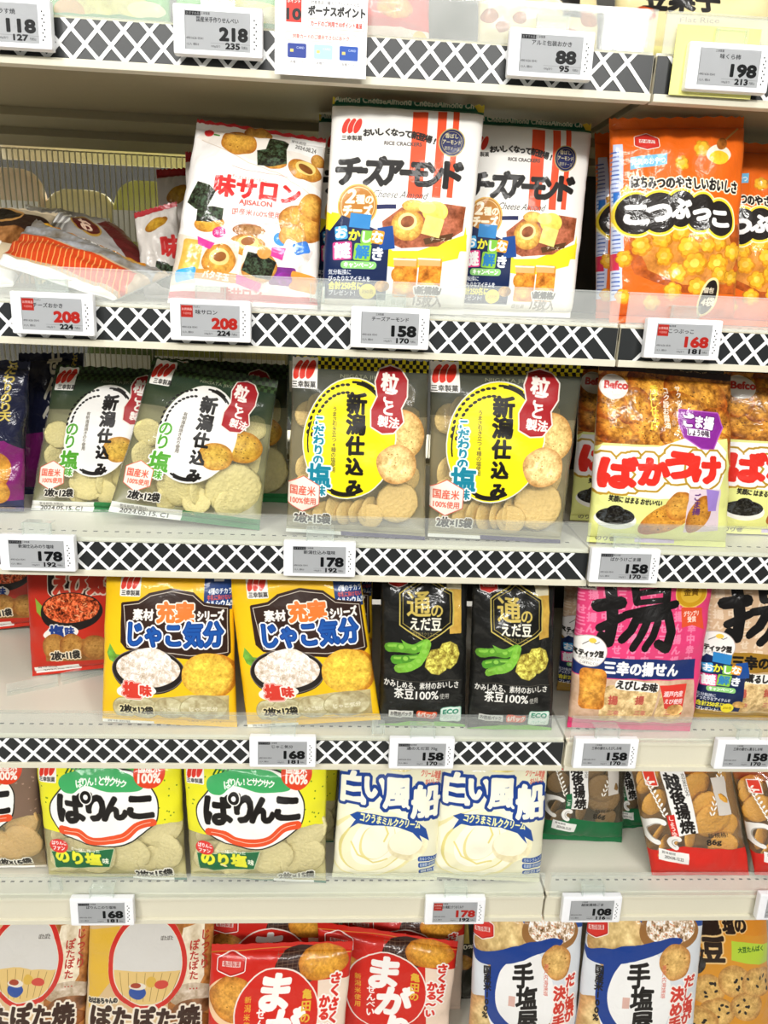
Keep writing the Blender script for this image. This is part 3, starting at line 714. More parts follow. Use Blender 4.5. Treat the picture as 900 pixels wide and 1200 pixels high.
# --- clear bags with an oval label and rice ears
def niigata(name, q, f, oval, flavour, fcol, topc, seal):
    """f maps the layout of the yellow bag to this one"""
    d = Design(name, q, '#c9c2a4', alpha=0.16)
    X = lambda x, y: (x, y)
    top = d.m([(0, 0)])
    for r in range(4):                      # chequered top band
        pass
    W, H, ss = d.W, d.H, d.ss
    # grey-green tinted upper film
    hh = int(H*.30); g = np.linspace(0.9, 0.55, hh)[:, None]
    d.C[:hh, :, :3] = rgb(topc); d.C[:hh, :, 3] = g
    d.C[int(H*.93):, :, 3] = .5
    c2 = int(4.4*ss)
    for j in range(3 if oval == '#f2e21c' else 4):
        for i in range(W//c2+1):
            c = ('#e8d92a' if (i+j) % 2 else '#20201e') if oval == '#f2e21c' else ('#3c5230' if (i+j) % 2 else '#27301f')
            d.C[j*c2:(j+1)*c2, i*c2:(i+1)*c2, :3] = rgb(c); d.C[j*c2:(j+1)*c2, i*c2:(i+1)*c2, 3] = 1
    P = lambda u, v: tuple(np.array(q[0])*(1-u)*(1-v)+np.array(q[1])*u*(1-v)+np.array(q[2])*u*v+np.array(q[3])*(1-u)*v)
    z = np.linalg.norm(np.array(q[1])-np.array(q[0]))/178.0
    d.text('NIIGATA JIKOMI', *P(.55, .10), 6*z, '#8a8a70', w=60*z)
    d.cracker(*P(.83, .40), 27*z, 30*z, '#e8cb84', spots=20, sc='#a5783a') if oval == '#f2e21c' else d.cracker(*P(.80, .47), 26*z, 23*z, '#c9a03c', spots=26, sc='#6d5420')
    c = P(.46, .435)
    d.ell(*c, 54*z, 68*z, oval, rot=8, o=((1.2*z, '#e9e6da'),))
    a0, a1 = (-100, -20)
    for k, (rx, ry, wd) in enumerate(((49, 64, 2.6), (46, 62, 1.6), (51, 66, 1.4))): d.ring(*c, rx*z, ry*z, wd*z, K, rot=8, a0=-98+6*k, a1=-52-8*k); d.ring(*c, rx*z, ry*z, wd*z, K, rot=8, a0=60+5*k, a1=108-3*k)
    for k in range(12):                     # rice ears down the left of the oval
        a = math.radians(188+k*7.6)
        for rr in (.80, .90):
            d.ell(c[0]+54*z*rr*math.cos(a)-3*z, c[1]+68*z*rr*math.sin(a)+(2*z if rr < .85 else 0), 1.6*z, 2.7*z, K, rot=a*57.3-180)
    d.ring(*c, 49*z, 63*z, 1.6*z, K, rot=8, a0=158, a1=190)
    if oval == '#f2e21c': d.cracker(*P(.80, .555), 24*z, 23*z, '#f0d592', spots=16, sc='#b98a48')
    else: d.cracker(*P(.62, .555), 24*z, 19*z, '#d2ab48', spots=22, sc='#8a7430')
    for i, t in enumerate('新潟仕込み'): d.text(t, *P(.50, .245+i*.112), (24.5, 24, 22, 20.5, 19)[i]*z, K, b=2.4*z)
    d.text('うまさ引き立つ4種の塩使用' if oval == '#f2e21c' else '有明海産焼きのり使用', *P(.345, .44), 6*z, '#4c453a', vert=True, sp=.95, b=.2)
    fl, last = flavour[:-1], flavour[-1]
    n = len(fl)
    for i, t in enumerate(fl): d.text(t, *P(.235, (.345+i*.052) if n > 3 else (.43+i*.085)), (13 if n > 3 else 22)*z, fcol, b=1.2*z, o=((1.5*z, '#f5f5ef'),))
    d.text(last, *P(.245, .64), 29*z, fcol, b=2.2*z, o=((1.8*z, '#f5f5ef'),)); d.text('味', *P(.26, .72), 13*z, fcol, b=1*z, o=((1.5*z, '#f5f5ef'),))
    bx, by = P(.735, .22)
    B = [(-17, -32), (-5, -38), (8, -36), (17, -26), (19, -8), (14, 6), (19, 20), (10, 34), (-3, 37), (-17, 32), (-20, 14), (-15, -2), (-20, -18)]
    d.shape(bx, by, [(x*z, y*z) for x, y in B], '#a4252a', rot=8, o=((1.6*z, '#e8ddd2'),))
    d.text('粒', bx+1, by-20*z, 21*z, '#f4ece4', b=1.8*z, rot=8); d.text('ご', bx, by-4*z, 16*z, '#f4ece4', b=1.5*z, rot=8); d.text('と', bx-2*z, by+9*z, 16*z, '#f4ece4', b=1.5*z, rot=8); d.text('製法', bx-3*z, by+24*z, 13*z, '#f4ece4', b=1.1*z, rot=6)
    hx, hy = P(.13, .745)
    d.shape(hx, hy, [(0, -21*z), (19*z, -11*z), (19*z, 11*z), (0, 21*z), (-19*z, 11*z), (-19*z, -11*z)], '#f3e7da', o=((.9*z, '#dc5a45'),)); 
    d.text('国産米', hx, hy-4*z, 12*z, '#d9523c', w=30*z, b=.4); d.text('100%使用', hx, hy+8*z, 9*z, '#d9523c', w=30*z, b=.3)
    d.text('2枚×%s袋' % ('15' if oval == '#f2e21c' else '12'), *P(.20, .885 if oval == '#f2e21c' else .865), 13*z, K, w=42*z, b=1.2*z, o=((1.3*z, '#efece2'),))
    d.logo_three(*P(.10, .09), 31*z)
    if seal == 'green':
        d.poly([P(0, .925), P(1.0, .925), P(1, 1), P(0, 1)], '#2f7a45'); d.poly([P(0, .925), P(.47, .925), P(.47, 1), P(0, 1)], '#e8e9e4')
        d.text('賞味期限(未開封)', *P(.15, .945), 5*z, '#5a5a58', w=36*z); d.text('2024.05.15. C1', *P(.22, .975), 9*z, '#3f3f3d', w=62*z, b=.4)
    else:
        d.poly([P(0, .955), P(1.0, .955), P(1, 1), P(0, 1)], '#e6e5e0'); d.poly([P(.40, .955), P(1.0, .955), P(1, 1), P(.40, 1)], '#463f63')
    return d
q_nig = [(504, 422), (684, 428), (656, 642), (501, 634)]
m_nig = niigata('salt_cracker_bag', q_nig, None, '#f2e21c', 'こだわりの塩', '#1b7f96', '#4e5147', 'navy').material(rough=.25)
q_nor = [(180, 418), (326, 446), (304, 622), (127, 600)]
m_nor = niigata('seaweed_salt_cracker_bag', q_nor, None, '#eceae6', 'のり塩', '#4e9a2c', '#2c4030', 'green').material(rough=.25)

# --- seasoned cracker bag, brown crackers above, white and lime below
q_bak = [(702, 428), (857, 439), (849, 650), (687, 644)]
d = Design('seasoned_cracker', q_bak, '#a9702a')
d.box(775, 470, 180, 100, '#9a6224', tex=.25, tsc=1.5, fine=.06)
for x, y, rx, ry, r in ((730, 452, 36, 20, -20), (764, 462, 30, 22, 30), (728, 492, 30, 22, -35), (770, 500, 34, 24, 30), (818, 462, 40, 22, 18), (806, 482, 30, 20, 25), (840, 500, 26, 24, 40), (742, 474, 24, 20, 0), (795, 505, 22, 22, 0), (712, 470, 20, 20, 10), (835, 520, 24, 16, 0)):
    d.cracker(x, y, rx, ry, '#c88a30', rot=r, spots=22, sc='#5d3a16', wob=.1, edge=.5, tex=.16)
d.poly([(702, 426), (860, 436), (860, 447), (745, 436), (702, 434)], '#2a1c14'); d.text('BAKAUKE', 765, 430, 7, '#8d7a5a', w=32, b=.5); d.text('BAKAUKE', 812, 434, 7, '#8d7a5a', w=32, b=.5)
d.ell(721, 453, 16, 14, '#eee9e2'); d.text('Befco', 724, 451, 12, '#c8302d', w=26, b=1, shear=.1)
d.text('香ばし仕上げ', 768, 478, 10, '#efe04e', vert=True, b=.5, sp=.82); d.text('コク旨お醤油', 782, 478, 8, '#f4f1ea', vert=True, b=.4, sp=.95); d.text('サクッと軽やか', 797, 478, 7, '#f4f1ea', vert=True, b=.4, sp=1, rot=0)
d.poly([(690, 524), (706, 516), (770, 520), (790, 522), (850, 512), (860, 650), (680, 655)], '#e4e68e')
d.poly([(693, 530), (700, 518), (772, 522), (800, 512), (840, 516), (850, 528), (845, 560), (836, 578), (770, 582), (712, 574), (692, 566)], '#f4f0ec')
d.poly([(797, 480), (840, 484), (846, 500), (834, 524), (820, 523), (800, 510), (796, 494)], '#84278f', o=((1.2, '#b05ab8'),)); d.poly([(801, 486), (836, 489), (840, 500), (830, 514), (806, 508), (800, 496)], '#8a2c96')
d.text('ごま揚', 819, 494, 15, '#fbf4fa', b=1.6, w=37, rot=4, o=((1, '#5a1664'),)); d.box(818, 506, 30, 8, '#efe9f0', rot=4); d.text('しょうゆ味', 818, 506, 8, '#3c2a3c', w=28, b=.6, rot=4)
lay = (('ば', 725, 552, 38), ('か', 766, 551, 33), ('う', 797, 543, 33), ('け', 826, 548, 33))
d.line([(702, 540), (699, 552), (703, 566)], 22, '#c9a83c')
for t, x, y, z in lay: d.text(t, x, y, z, '#f6efe9', b=5, w=z*1.0, o=((7.6, '#b08a26'), (5.4, '#f6f0ee')))
for t, x, y, z in lay: d.text(t, x, y, z, '#dd2f24', b=5.4, w=z*.98)
d.text('笑顔に はまる おせいべい', 745, 584, 8, K, w=60, b=.7, rot=3)
d.ell(721, 606, 22, 12, '#efece4', rot=3); d.ell(721, 602, 20, 10, '#26241f', tex=.4, fine=.5); d.ell(721, 596, 9, 7, '#26241f', tex=.4, fine=.5)
d.cracker(782, 604, 34, 17, '#d39334', rot=-30, spots=30, sc='#5d3a16'); d.cracker(795, 590, 14, 18, '#dba041', rot=10, spots=8)
d.poly([(806, 570), (842, 570), (840, 620), (800, 622)], '#dcc9d2'); d.cracker(818, 600, 13, 24, '#c98a30', rot=20, spots=16); d.poly([(826, 570), (840, 572), (838, 596), (828, 596)], '#9b7fc8'); d.text('ごま揚', 815, 588, 9, '#5a2d6e', vert=True, b=.7, sp=.95, rot=0)
d.text('のり巻', 712, 631, 7, '#5f5a50', w=22, b=.3); d.box(770, 634, 46, 6, '#c9b8dc')
m_bak = d.material(rough=.22, coat=.6, bump=.3)

# --- yellow small-fish cracker bag
q_jak = [(125, 658), (273, 658), (278, 858), (120, 851)]
d = Design('small_fish_cracker', q_jak, '#f2c21a')
d.poly([(125, 668), (270, 668), (270, 690), (125, 678)], '#edb714')
d.logo_three(153, 685, 24)
d.poly([(240, 664), (272, 664), (272, 712), (238, 713)], '#1f3f7c'); d.box(256, 677, 12, 9, '#e9edf4', rot=0); d.text('4種のチカラ', 257, 693, 7, '#ffffff', w=27, b=.5); d.text('牛乳に負けない', 256, 700, 6, '#e25656', w=27, b=.6); d.text('カルシウム!!', 256, 707, 8, '#ffffff', w=30, b=.8)
d.poly([(144, 708), (163, 706), (175, 698), (200, 693), (225, 697), (238, 708), (266, 711), (268, 762), (262, 768), (222, 768), (150, 757), (144, 750)], '#33211a', o=((2.2, '#33211a'),))
d.line([(145, 709), (163, 707), (176, 699), (200, 694), (225, 698), (238, 709), (266, 712), (267, 762), (222, 766), (150, 756)], .8, '#d9cfc0', closed=True)
d.text('素材', 168, 720, 13, '#f4efe8', w=24, b=1.2); d.text('充実', 205, 718, 23, '#ea7a34', w=42, b=2.6, o=((1.5, '#f7efe4'),)); d.text('シリーズ', 246, 721, 12, '#f4efe8', w=30, b=1.4)
d.text('じゃこ気分', 205, 743, 29, '#123a82', w=108, b=3.8, o=((1.7, '#f4f4f4'),))
d.text('じゃこ気分', 205, 743, 29, '#1d52a0', w=108, b=1.4)
d.poly([(129, 752), (137, 764), (146, 765), (141, 778), (129, 770), (126, 762)], '#6da23c', tex=.1)
d.ell(173, 785, 42, 27, '#241e1c'); d.ring(173, 784, 42, 26, 1, '#6f6660')
d.ell(173, 782, 37, 21, '#e6d8ca', tex=.07, tsc=3, fine=.05, wob=.04); d.ell(176, 770, 24, 13, '#efe5da', tex=.06, tsc=3, fine=.04, wob=.1)
for _ in range(60):
    a = d.r.rand()*6.28; r = math.sqrt(d.r.rand()); x, y = 173+33*r*math.cos(a), 781+17*r*math.sin(a); t = d.r.rand()*3
    d.line([(x, y), (x+3*math.cos(t), y+3*math.sin(t))], .6, ('#cdbba8', '#ffffff', '#b9a590')[_ % 3])
d.cracker(252, 790, 24, 26, '#ecbb3a', spots=4, wob=.02, sc='#d9a030'); d.cracker(242, 789, 29, 26, '#f2c94a', wob=.02, spots=16, sc='#e0ac38', edge=.18)
win = [(137, 816), (170, 815), (225, 812), (268, 813), (268, 843), (200, 838), (137, 833)]
d.poly(win, '#b9a878', tex=.08)
for x, r in ((146, 13), (168, 17), (198, 17), (238, 26)): d.ell(x, 828, r, 14 if r < 20 else 16, '#c2b78e', o=((.8, '#a3986c'),), tex=.1); d.text('じゃこ気分', x, 829, 6, '#ece6cf', w=r*1.2, b=.3)
d.poly([(120, 834), (278, 844), (280, 862), (118, 856)], '#f2c21a')
for r, c in ((3.2, '#fbf3e8'),): d.ell(160, 807, 23, 9, c, rot=-4, wob=.06)
d.text('塩', 155, 806, 20, '#d43a2c', b=2.8, o=((2.2, '#fbf3e8'), (1.2, '#d43a2c'), (.6, '#fbf3e8'))); d.text('味', 171, 807, 14, '#d43a2c', b=1.6, o=((1.6, '#fbf3e8'),))
d.text('2枚×12袋', 160, 830, 12, K, w=38, b=1.1, o=((1.2, '#f6e9b8'),))
d.date(150, 849, 58, 11, '2024. 05. 21. B4', rot=1); d.text('写真はイメージです', 238, 847, 4, '#8a6a1c', w=40)
m_jak = d.material(rough=.3, coat=.25)

# --- red shrimp cracker bag of the same series
q_ebi = [(30, 628), (160, 628), (165, 778), (38, 793)]
d = Design('shrimp_cracker', q_ebi, '#c42f1e')
d.box(100, 670, 90, 52, '#2a1c18', rad=6, o=((1, '#e0d6c8'),)); d.text('えび気分', 102, 684, 25, '#d64432', b=3.4, w=80, o=((1.8, '#f2d9c8'),))
d.poly([(40, 700), (50, 712), (58, 716), (50, 724), (42, 716)], '#8fae3e')
d.ell(82, 716, 37, 22, '#241e1c'); d.ell(82, 712, 33, 17, '#c8552c', tex=.25, tsc=3, fine=.25, wob=.06)
for _ in range(50):
    a = d.r.rand()*6.28; r = math.sqrt(d.r.rand()); x, y = 82+30*r*math.cos(a), 711+14*r*math.sin(a); t = d.r.rand()*3
    d.line([(x, y), (x+4*math.cos(t), y+4*math.sin(t))], .9, ('#e8884e', '#f0b080', '#a83a1c')[_ % 3])
d.ell(71, 741, 21, 9, '#f3eee8', rot=-4, wob=.05); d.text('塩', 66, 740, 17, '#1f3c86', b=2.2, o=((1.2, '#f3eee8'),)); d.text('味', 81, 739, 12, '#1f3c86', b=1.2, o=((1.2, '#f3eee8'),))
d.poly([(54, 748), (160, 740), (162, 768), (54, 774)], '#8a5f2c', tex=.1)
for x in (64, 84, 110, 136, 156): d.cracker(x, 757, 15, 16, '#b98740', spots=8)
d.text('2枚×11袋', 76, 767, 11, K, w=34, b=1.1, o=((1.3, '#efe2c8'),))
d.poly([(36, 781), (165, 771), (166, 780), (38, 796)], '#c42f1e'); d.date(66, 784, 54, 9, '2024.05.21', rot=0)
d.text('素材充実シリーズ', 100, 655, 9, '#f4e8dc', w=70)
m_ebi = d.material(rough=.3, coat=.25)

# --- black edamame bag
q_eda = [(447, 668), (548, 670), (545, 852), (443, 850)]
d = Design('edamame_snack', q_eda, '#171715')
d.logo_hex(467, 680, 18)
d.box(534, 700, 14, 80, '#caa247', tex=.04); d.box(532, 684, 17, 14, '#d9d2b4')
for rr, wd, c in ((35, 1.5, '#c6b35a'), (31, .8, '#a8964a')):
    P = [(500+rr*math.sin(a)*1.03, 714-rr*math.cos(a)*1.05) for a in np.radians(np.arange(0, 360, 60))]
    if rr == 35: d.poly(P, '#141412')
    d.line(P, wd, c, closed=True)
d.text('通', 491, 709, 29, '#cbb45a', b=1.2); d.text('の', 512, 716, 16, '#cbb45a', b=.9); d.text('えだ豆', 499, 731, 15, '#ebe6d2', w=36, b=.9); d.text('濃厚旨さクリスピー', 498, 742, 5, '#a89a5a', w=30)
for pts, c in (([(455, 757), (470, 757), (485, 758), (498, 752)], '#5d9a2e'), ([(462, 770), (475, 770), (490, 768)], '#4c8a28'), ([(466, 780), (480, 778), (490, 772), (497, 762), (500, 752)], '#7ab83c')):
    d.line(pts, 10, c, sm=True, tex=.06); d.line([(x, y-1.8) for x, y in pts], 2.6, '#86bf48', sm=True); [d.ell(x, y, 5.4, 5.0, c) for x, y in pts[1:-1]]; [d.ell(x, y-1, 3, 2.4, '#8cc44c') for x, y in pts[1:-1]]
d.poly([(470, 748), (476, 758), (490, 755), (478, 752)], '#6fae38')
for x, y, r in ((525, 766, 14), (512, 773, 14)): d.shape(x, y, [(r*math.cos(a)*(1+.08*math.sin(5*a)), r*1.1*math.sin(a)) for a in np.radians(np.arange(0, 360, 40))], '#bdb04a', tex=.14, tsc=3, fine=.1, o=((.5, '#8c8030'),))
d.line([(458, 792), (540, 794)], .4, '#6b675a'); d.text('かみしめる、素材のおいしさ', 494, 800, 8.5, '#e9e7df', w=86, b=.5, rot=1)
d.text('茶豆', 473, 809, 14, '#efede6', w=22, b=.7); d.text('100%', 500, 811, 14, '#efede6', w=26, b=.7); d.text('使用', 520, 813, 7, '#d8d5cc', w=11)
d.box(470, 835, 28, 9, '#d8d6d0'); d.text('お徳用パック', 470, 835, 6, '#3a3936', w=24, b=.4); d.box(500, 836, 24, 10, '#e0562f', rad=3); d.text('6パック', 500, 836, 8, '#fbe9e0', w=20, b=.9)
d.box(528, 836, 24, 20, '#e3efe6', rad=3, o=((.7, '#7fc3a8'),)); d.text('ECO', 528, 832, 9, '#1f8a6a', w=18, b=.8); d.text('パッケージ', 528, 841, 4.5, '#4b9a82', w=17)
d.poly([(441, 849), (500, 846), (548, 849), (548, 854), (441, 854)], '#6fae2f')
m_eda = d.material(rough=.16, coat=.6, bump=.35)

# --- pink and gold fried cracker stick bags with a huge brush character
def agesen(name, base, band, bandtxt, txt, flav, camp, fcol):
    q = [(678, 662), (838, 664), (808, 862), (664, 857)]
    d = Design(name, q, base)
    for j in range(9):
        for i in range(9):
            d.text(('三', '幸', '揚', 'せ', '中', 'ん')[(i*2+j*3) % 6], 682+i*17-j*1.5, 672+j*12.5, 11, fcol, b=1)
    d.box(688, 683, 22, 14, '#f3ebe4', rot=3); d.text('三幸製菓', 688, 686, 6, K, w=18, b=.4); d.box(688, 680, 16, 4, '#cf3a36')
    if camp == 0:
        d.ell(811, 696, 18, 15, '#c9981f', o=((1.2, '#e7c75a'),)); d.ell(811, 696, 13, 10.5, '#ddb23a'); d.text('金賞', 811, 695, 8, '#6a4a0c', w=18, b=.5)
        d.poly([(799, 712), (824, 712), (824, 735), (811, 731), (798, 734)], '#d9502f'); d.text('グランプリ', 811, 719, 6, '#fbeee2', w=19, b=.5); d.text('受賞', 811, 725, 6, '#fbeee2', w=11, b=.5)
    # the big character: thick brush strokes
    for pts, wd in (([(700, 709), (728, 706)], 14), ([(716, 684), (718, 726), (713, 750), (705, 744)], 13), ([(702, 734), (730, 722)], 9), ([(745, 688), (747, 706)], 9), ([(745, 687), (782, 681), (781, 704)], 9), ([(747, 697), (778, 692)], 6), ([(747, 707), (780, 703)], 6), ([(733, 720), (792, 708)], 9), ([(748, 722), (740, 738), (729, 748)], 10), ([(748, 725), (782, 718), (785, 738), (779, 758), (770, 752)], 11), ([(758, 728), (750, 746), (741, 758)], 8), ([(770, 727), (764, 744), (755, 758)], 8)):
        d.line(pts, wd, '#151312')
    d.poly([(668, 765), (672, 760), (815, 770), (812, 792), (664, 783)], band)
    d.text('三幸の揚せん', 752, 782, 16, bandtxt, w=88, b=1.6, rot=1)
    d.poly([(662, 784), (812, 793), (812, 864), (660, 860)], '#caa78a' if camp == 0 else '#cbb184', tex=.05)
    for x, r in ((718, 14), (749, 19), (785, 16)): d.box(x, 822, r*2, 46, '#d9b880', rot=3, rad=9, tex=.1, tsc=2); d.text('揚', x, 818, 11, '#b54f42', b=1); d.text('三幸', x, 833, 7, '#c4705e', b=.5)
    if camp == 0:
        d.poly([(772, 800), (804, 798), (797, 835), (778, 828)], '#d8392f'); d.text('瀬戸内産', 788, 810, 7.5, '#f8dede', w=24, b=.6); d.text('えび使用', 788, 819, 7, '#f8dede', w=22, b=.6); d.ell(790, 829, 10, 7, '#e2b06a', tex=.15)
    d.box(746, 801, 52, 12, '#f3efe8', rot=4, rad=5); d.text(flav, 746, 801, 11, K, w=48, b=1.1, rot=4)
    d.box(694, 805, 29, 50, '#dc9c3c', rot=-3, rad=7, tex=.13, tsc=1.5, edge=.25)
    d.ell(690, 760, 19, 18, '#f2eee9', o=((.8, '#b9a9a4'),)); d.line([(682, 752), (690, 748), (698, 752), (702, 750)], .8, '#55504c'); d.ell(694, 748, 4, 3, '#f0c850')
    d.text('スティック型', 690, 763, 8, K, w=31, b=1); d.text('手が汚れにくい', 690, 769, 4, '#6a6460', w=22); d.text('こぼれにくい', 690, 774, 4, '#6a6460', w=19)
    d.poly([(662, 838), (812, 844), (810, 866), (660, 862)], base if camp == 0 else '#a8863e')
    if camp: campaign(d, 697, 805, .82)
    return d
q_age = [(678, 662), (838, 664), (808, 862), (664, 857)]
m_age = agesen('pink_stick_cracker', '#dc3f74', '#1d2f66', '#f6f3ee', '', 'えびしお味', 0, '#ef7fa4').material(rough=.25, coat=.45, bump=.25)
m_kao = agesen('gold_stick_cracker', '#cfae8c', '#9c7426', '#15120f', '', '薫るしお味', 1, '#e3cdb2').material(rough=.25, coat=.45, bump=.25)

# --- round soft cracker bag, green and brown versions
def parin(name, topc, dotc, flav, pack):
    q = [(42, 882), (213, 882), (219, 1032), (57, 1026)]
    d = Design(name, q, '#d2cb9e', alpha=.22)
    d.poly([(36, 876), (222, 876), (216, 958), (200, 962), (66, 974), (48, 966), (40, 950)], topc)
    d.poly([(70, 876), (175, 876), (176, 900), (140, 910), (90, 905), (62, 896)], '#4fb44a' if pack else '#7a3a28')
    for i in range(12): d.line([(76+i*5, 908-i*.7), (84+i*5, 893-i*.3)], 1.9, '#1f5a2c' if pack else '#3c1c14')
    for _ in range(46): x, y = 48+d.r.rand()*164, 900+d.r.rand()*60; d.ell(x, y, .9, .9, dotc)
    d.logo_three(55, 905, 20)
    P = [(72, 924), (78, 914), (96, 906), (128, 901), (158, 908), (176, 924), (184, 940), (182, 960), (170, 972), (150, 985), (128, 990), (100, 985), (76, 976), (62, 962), (59, 942)]
    d.poly(P, '#f4f2ec', o=((1.4, '#2a2a24'),), sm=True)
    d.poly([(70, 914), (84, 907), (110, 902), (140, 905), (165, 919), (160, 926), (130, 928), (100, 920), (84, 929), (72, 926)], '#44aa64' if pack else '#b98a5a', sm=True, o=((1, '#44aa64' if pack else '#b98a5a'),))
    d.text('ぱりん!とサクサク', 118, 916, 9.5, '#f6f8f0', b=.7, arc=22, sp=.75, w=58)
    lay = (('ぱ', 83, 948, 33), ('り', 112, 946, 32), ('ん', 134, 948, 27), ('こ', 164, 945, 28))
    for t, x, y, z in lay: d.text(t, x, y, z*1.04, K, b=4.2, w=z*(.98 if t != 'り' else .6))
    d.ell(100, 934, 6.6, 6.6, K, o=((1.2, '#f4f2ec'),)); d.ell(100, 934, 2.8, 2.8, '#f4f2ec')
    d.line([(72, 971), (90, 974), (104, 982), (122, 984), (144, 980), (160, 967), (178, 963)], 9, '#e2522a', sm=True); d.line([(75, 972), (90, 974), (104, 981), (122, 984), (144, 980), (160, 967), (175, 963)], .6, '#f9d8c4', sm=True)
    d.ell(174, 906, 18, 16, '#df4526'); d.text('国産米', 174, 901, 9.5, '#fbf3ea', w=24, b=.8); d.text('100%', 174, 912, 13, '#fbf3ea', w=25, b=1.1)
    if pack:
        d.poly([(61, 996), (133, 993), (128, 1014), (66, 1015)], '#1f6a3f', o=((.7, '#cfd8b0'),)); d.text('のり塩', 92, 1004, 17, '#e9e73a', w=54, b=2.4, o=((1, '#1f5a34'),)); d.text('味', 124, 1007, 8, '#f4f2dc', b=.6); d.text('と一緒に作った', 100, 994.5, 5, '#f4f2dc', w=34, b=.4)
        d.ell(69, 990, 11, 9, '#dc3a34'); d.text('ぱりんこ', 69, 987, 5.5, '#fff', w=17, b=.5) if False else d.text('ぱりんこ', 69, 987, 5.5, '#ffffff', w=17, b=.5); d.text('ファン', 69, 993, 6, '#ffffff', w=14, b=.5)
    d.text('2枚×15袋', 180, 1022, 11, K, w=42, b=1.1, o=((1.5, '#efece0'),))
    d.poly([(50, 1026), (224, 1029), (222, 1036), (52, 1034)], '#2f6e55' if pack else '#c9c2b4'); d.date(180, 1031, 50, 7, '2024.06.02')
    return d
q_par = [(42, 882), (213, 882), (219, 1032), (57, 1026)]
m_par = parin('green_rice_cracker', '#e6e12c', '#6c8a1e', '', True).material(rough=.22, coat=.3)
m_prb = parin('brown_rice_cracker', '#7d6555', '#a88a78', '', False).material(rough=.22, coat=.3)

# --- cream coloured milk cream wafer bag
q_shi = [(519, 882), (643, 882), (632, 1036), (507, 1030)]
d = Design('cream_wafer', q_shi, '#e6e3c6')
d.ell(590, 897, 24, 8, '#e6d88e', tex=.05); d.ell(588, 897, 15, 5, '#f2ecc4'); d.ell(560, 960, 48, 30, '#f1efd6')
for k, (rx, ry, c) in enumerate(((54, 42, '#e9e0a8'), (52, 40, '#f5f1d8'), (44, 33, '#e0d488'), (43, 32, '#f3edc8'), (34, 25, '#f7f4e0'), (26, 18, '#e6da96'), (25, 17, '#f6f2da'))): d.ell(558+k*1.2, 990-k, rx, ry, c, rot=-15-k*8)
d.line([(532, 985), (540, 1000), (558, 1010), (575, 1006)], 2, '#e3d68a'); d.line([(573, 965), (577, 976), (572, 985)], 2.2, '#e3d68a')
d.ell(600, 990, 24, 19, '#efe5bc', tex=.04); d.ell(598, 987, 20, 15, '#f6f0d4')
for t, x, y, z in (('白', 536, 925, 35), ('い', 563, 925, 27), ('風', 589, 931, 34), ('船', 622, 940, 36)):
    d.text(t, x, y, z, '#f4f2e0', b=3.4, w=z*(.78 if t == '白' else .92), o=((3.4, '#20408a'),))
d.poly([(540, 952), (586, 957), (612, 963), (622, 971), (625, 984), (614, 978), (617, 986), (606, 975), (586, 968), (541, 965), (530, 970), (538, 960), (531, 955)], '#234a94')
d.text('コクうまミルククリーム', 580, 963, 10, '#f5efa8', w=72, b=.8, rot=6)
for y, t in ((1005, 'カルシウム入り'), (1012, '乳酸菌1億個配合'), (1020, '個包装')): d.box(624, y, 26, 6, '#234a94', rad=2); d.text(t, 624, y, 4.5, '#f5f3e6', w=22, b=.3)
d.text('クリーム増量', 628, 908, 8, '#cf5a4a', w=24, b=.4, rot=8); d.text('おいしさ!', 630, 916, 6, '#cf5a4a', w=18, b=.4)
m_shi = d.material(rough=.28, coat=.35)

# --- clear bags of thick fried crackers with paper slip, red and green ended
def echigo(name, band, slip, film):
    q = [(735, 878), (852, 874), (878, 1026), (764, 1026)]
    d = Design(name, q, '#d8c9a8', alpha=.10)
    h = int(d.H*.16); d.C[:h, :, :3] = rgb(band); d.C[:h, :, 3] = np.linspace(.6, .1, h)[:, None]
    d.poly([(700, 990), (762, 994), (800, 990), (880, 988), (884, 1030), (755, 1032)], band)
    d.box(763, 913, 12, 15, '#d9402f', o=((1, '#f3ece4'),)); d.box(764, 917, 8, 2, '#f3ece4')
    d.poly([(775, 905), (801, 902), (817, 974), (791, 978)], '#eceae6')
    for i, t in enumerate('越後揚焼'): d.text(t, 789+i*5.2, 918+i*16.5, 17, K, b=1.2)
    d.text('水分米仕込み', 803, 920, 5, '#4a4640', vert=True, sp=.8)
    d.poly([(781, 955), (789, 953), (795, 981), (787, 982)], slip); d.text('しょうゆ' if slip == '#cf2f27' else 'ごま', 788, 967, 6, '#f5efe8', vert=True, b=.4, sp=.95)
    for a0, cx, cy, r in ((0, 772, 974, 14), (0, 792, 986, 6)):
        d.ring(cx, cy, r, r, 6.5, '#efece6', a0=100, a1=300); d.ring(cx, cy, r*.75, r*.8, 1, '#b0aaa0', a0=110, a1=290)
    for k in range(9):
        d.ell(757+k*2.6, 915+k*5, 1.0, 2.6, '#f3efe6', rot=-30); d.ell(760+k*2.6, 913+k*5, 1.0, 2.6, '#f3efe6', rot=40)
        d.ell(842-k*1.2, 905+k*6, 1.0, 2.8, '#f3efe6', rot=-20); d.ell(846-k*1.2, 905+k*6, 1.0, 2.8, '#f3efe6', rot=40)
    d.poly([(832, 912), (848, 910), (856, 952), (842, 955)], '#cfc8bf')
    d.text('新規格!', 840, 977, 6, K, w=24, b=.3); d.text('86g', 836, 985, 10, K, w=18, b=.8)
    d.date(790, 1003, 32, 15, '2024.06.12.22', rot=6)
    return d
q_ech = [(735, 878), (852, 874), (878, 1026), (764, 1026)]
m_ecr = echigo('soy_fried_cracker', '#d32f26', '#cf2f27', None).material(rough=.2)
m_ecg = echigo('sesame_fried_cracker', '#1f6a3f', '#1f6a3f', None).material(rough=.2)

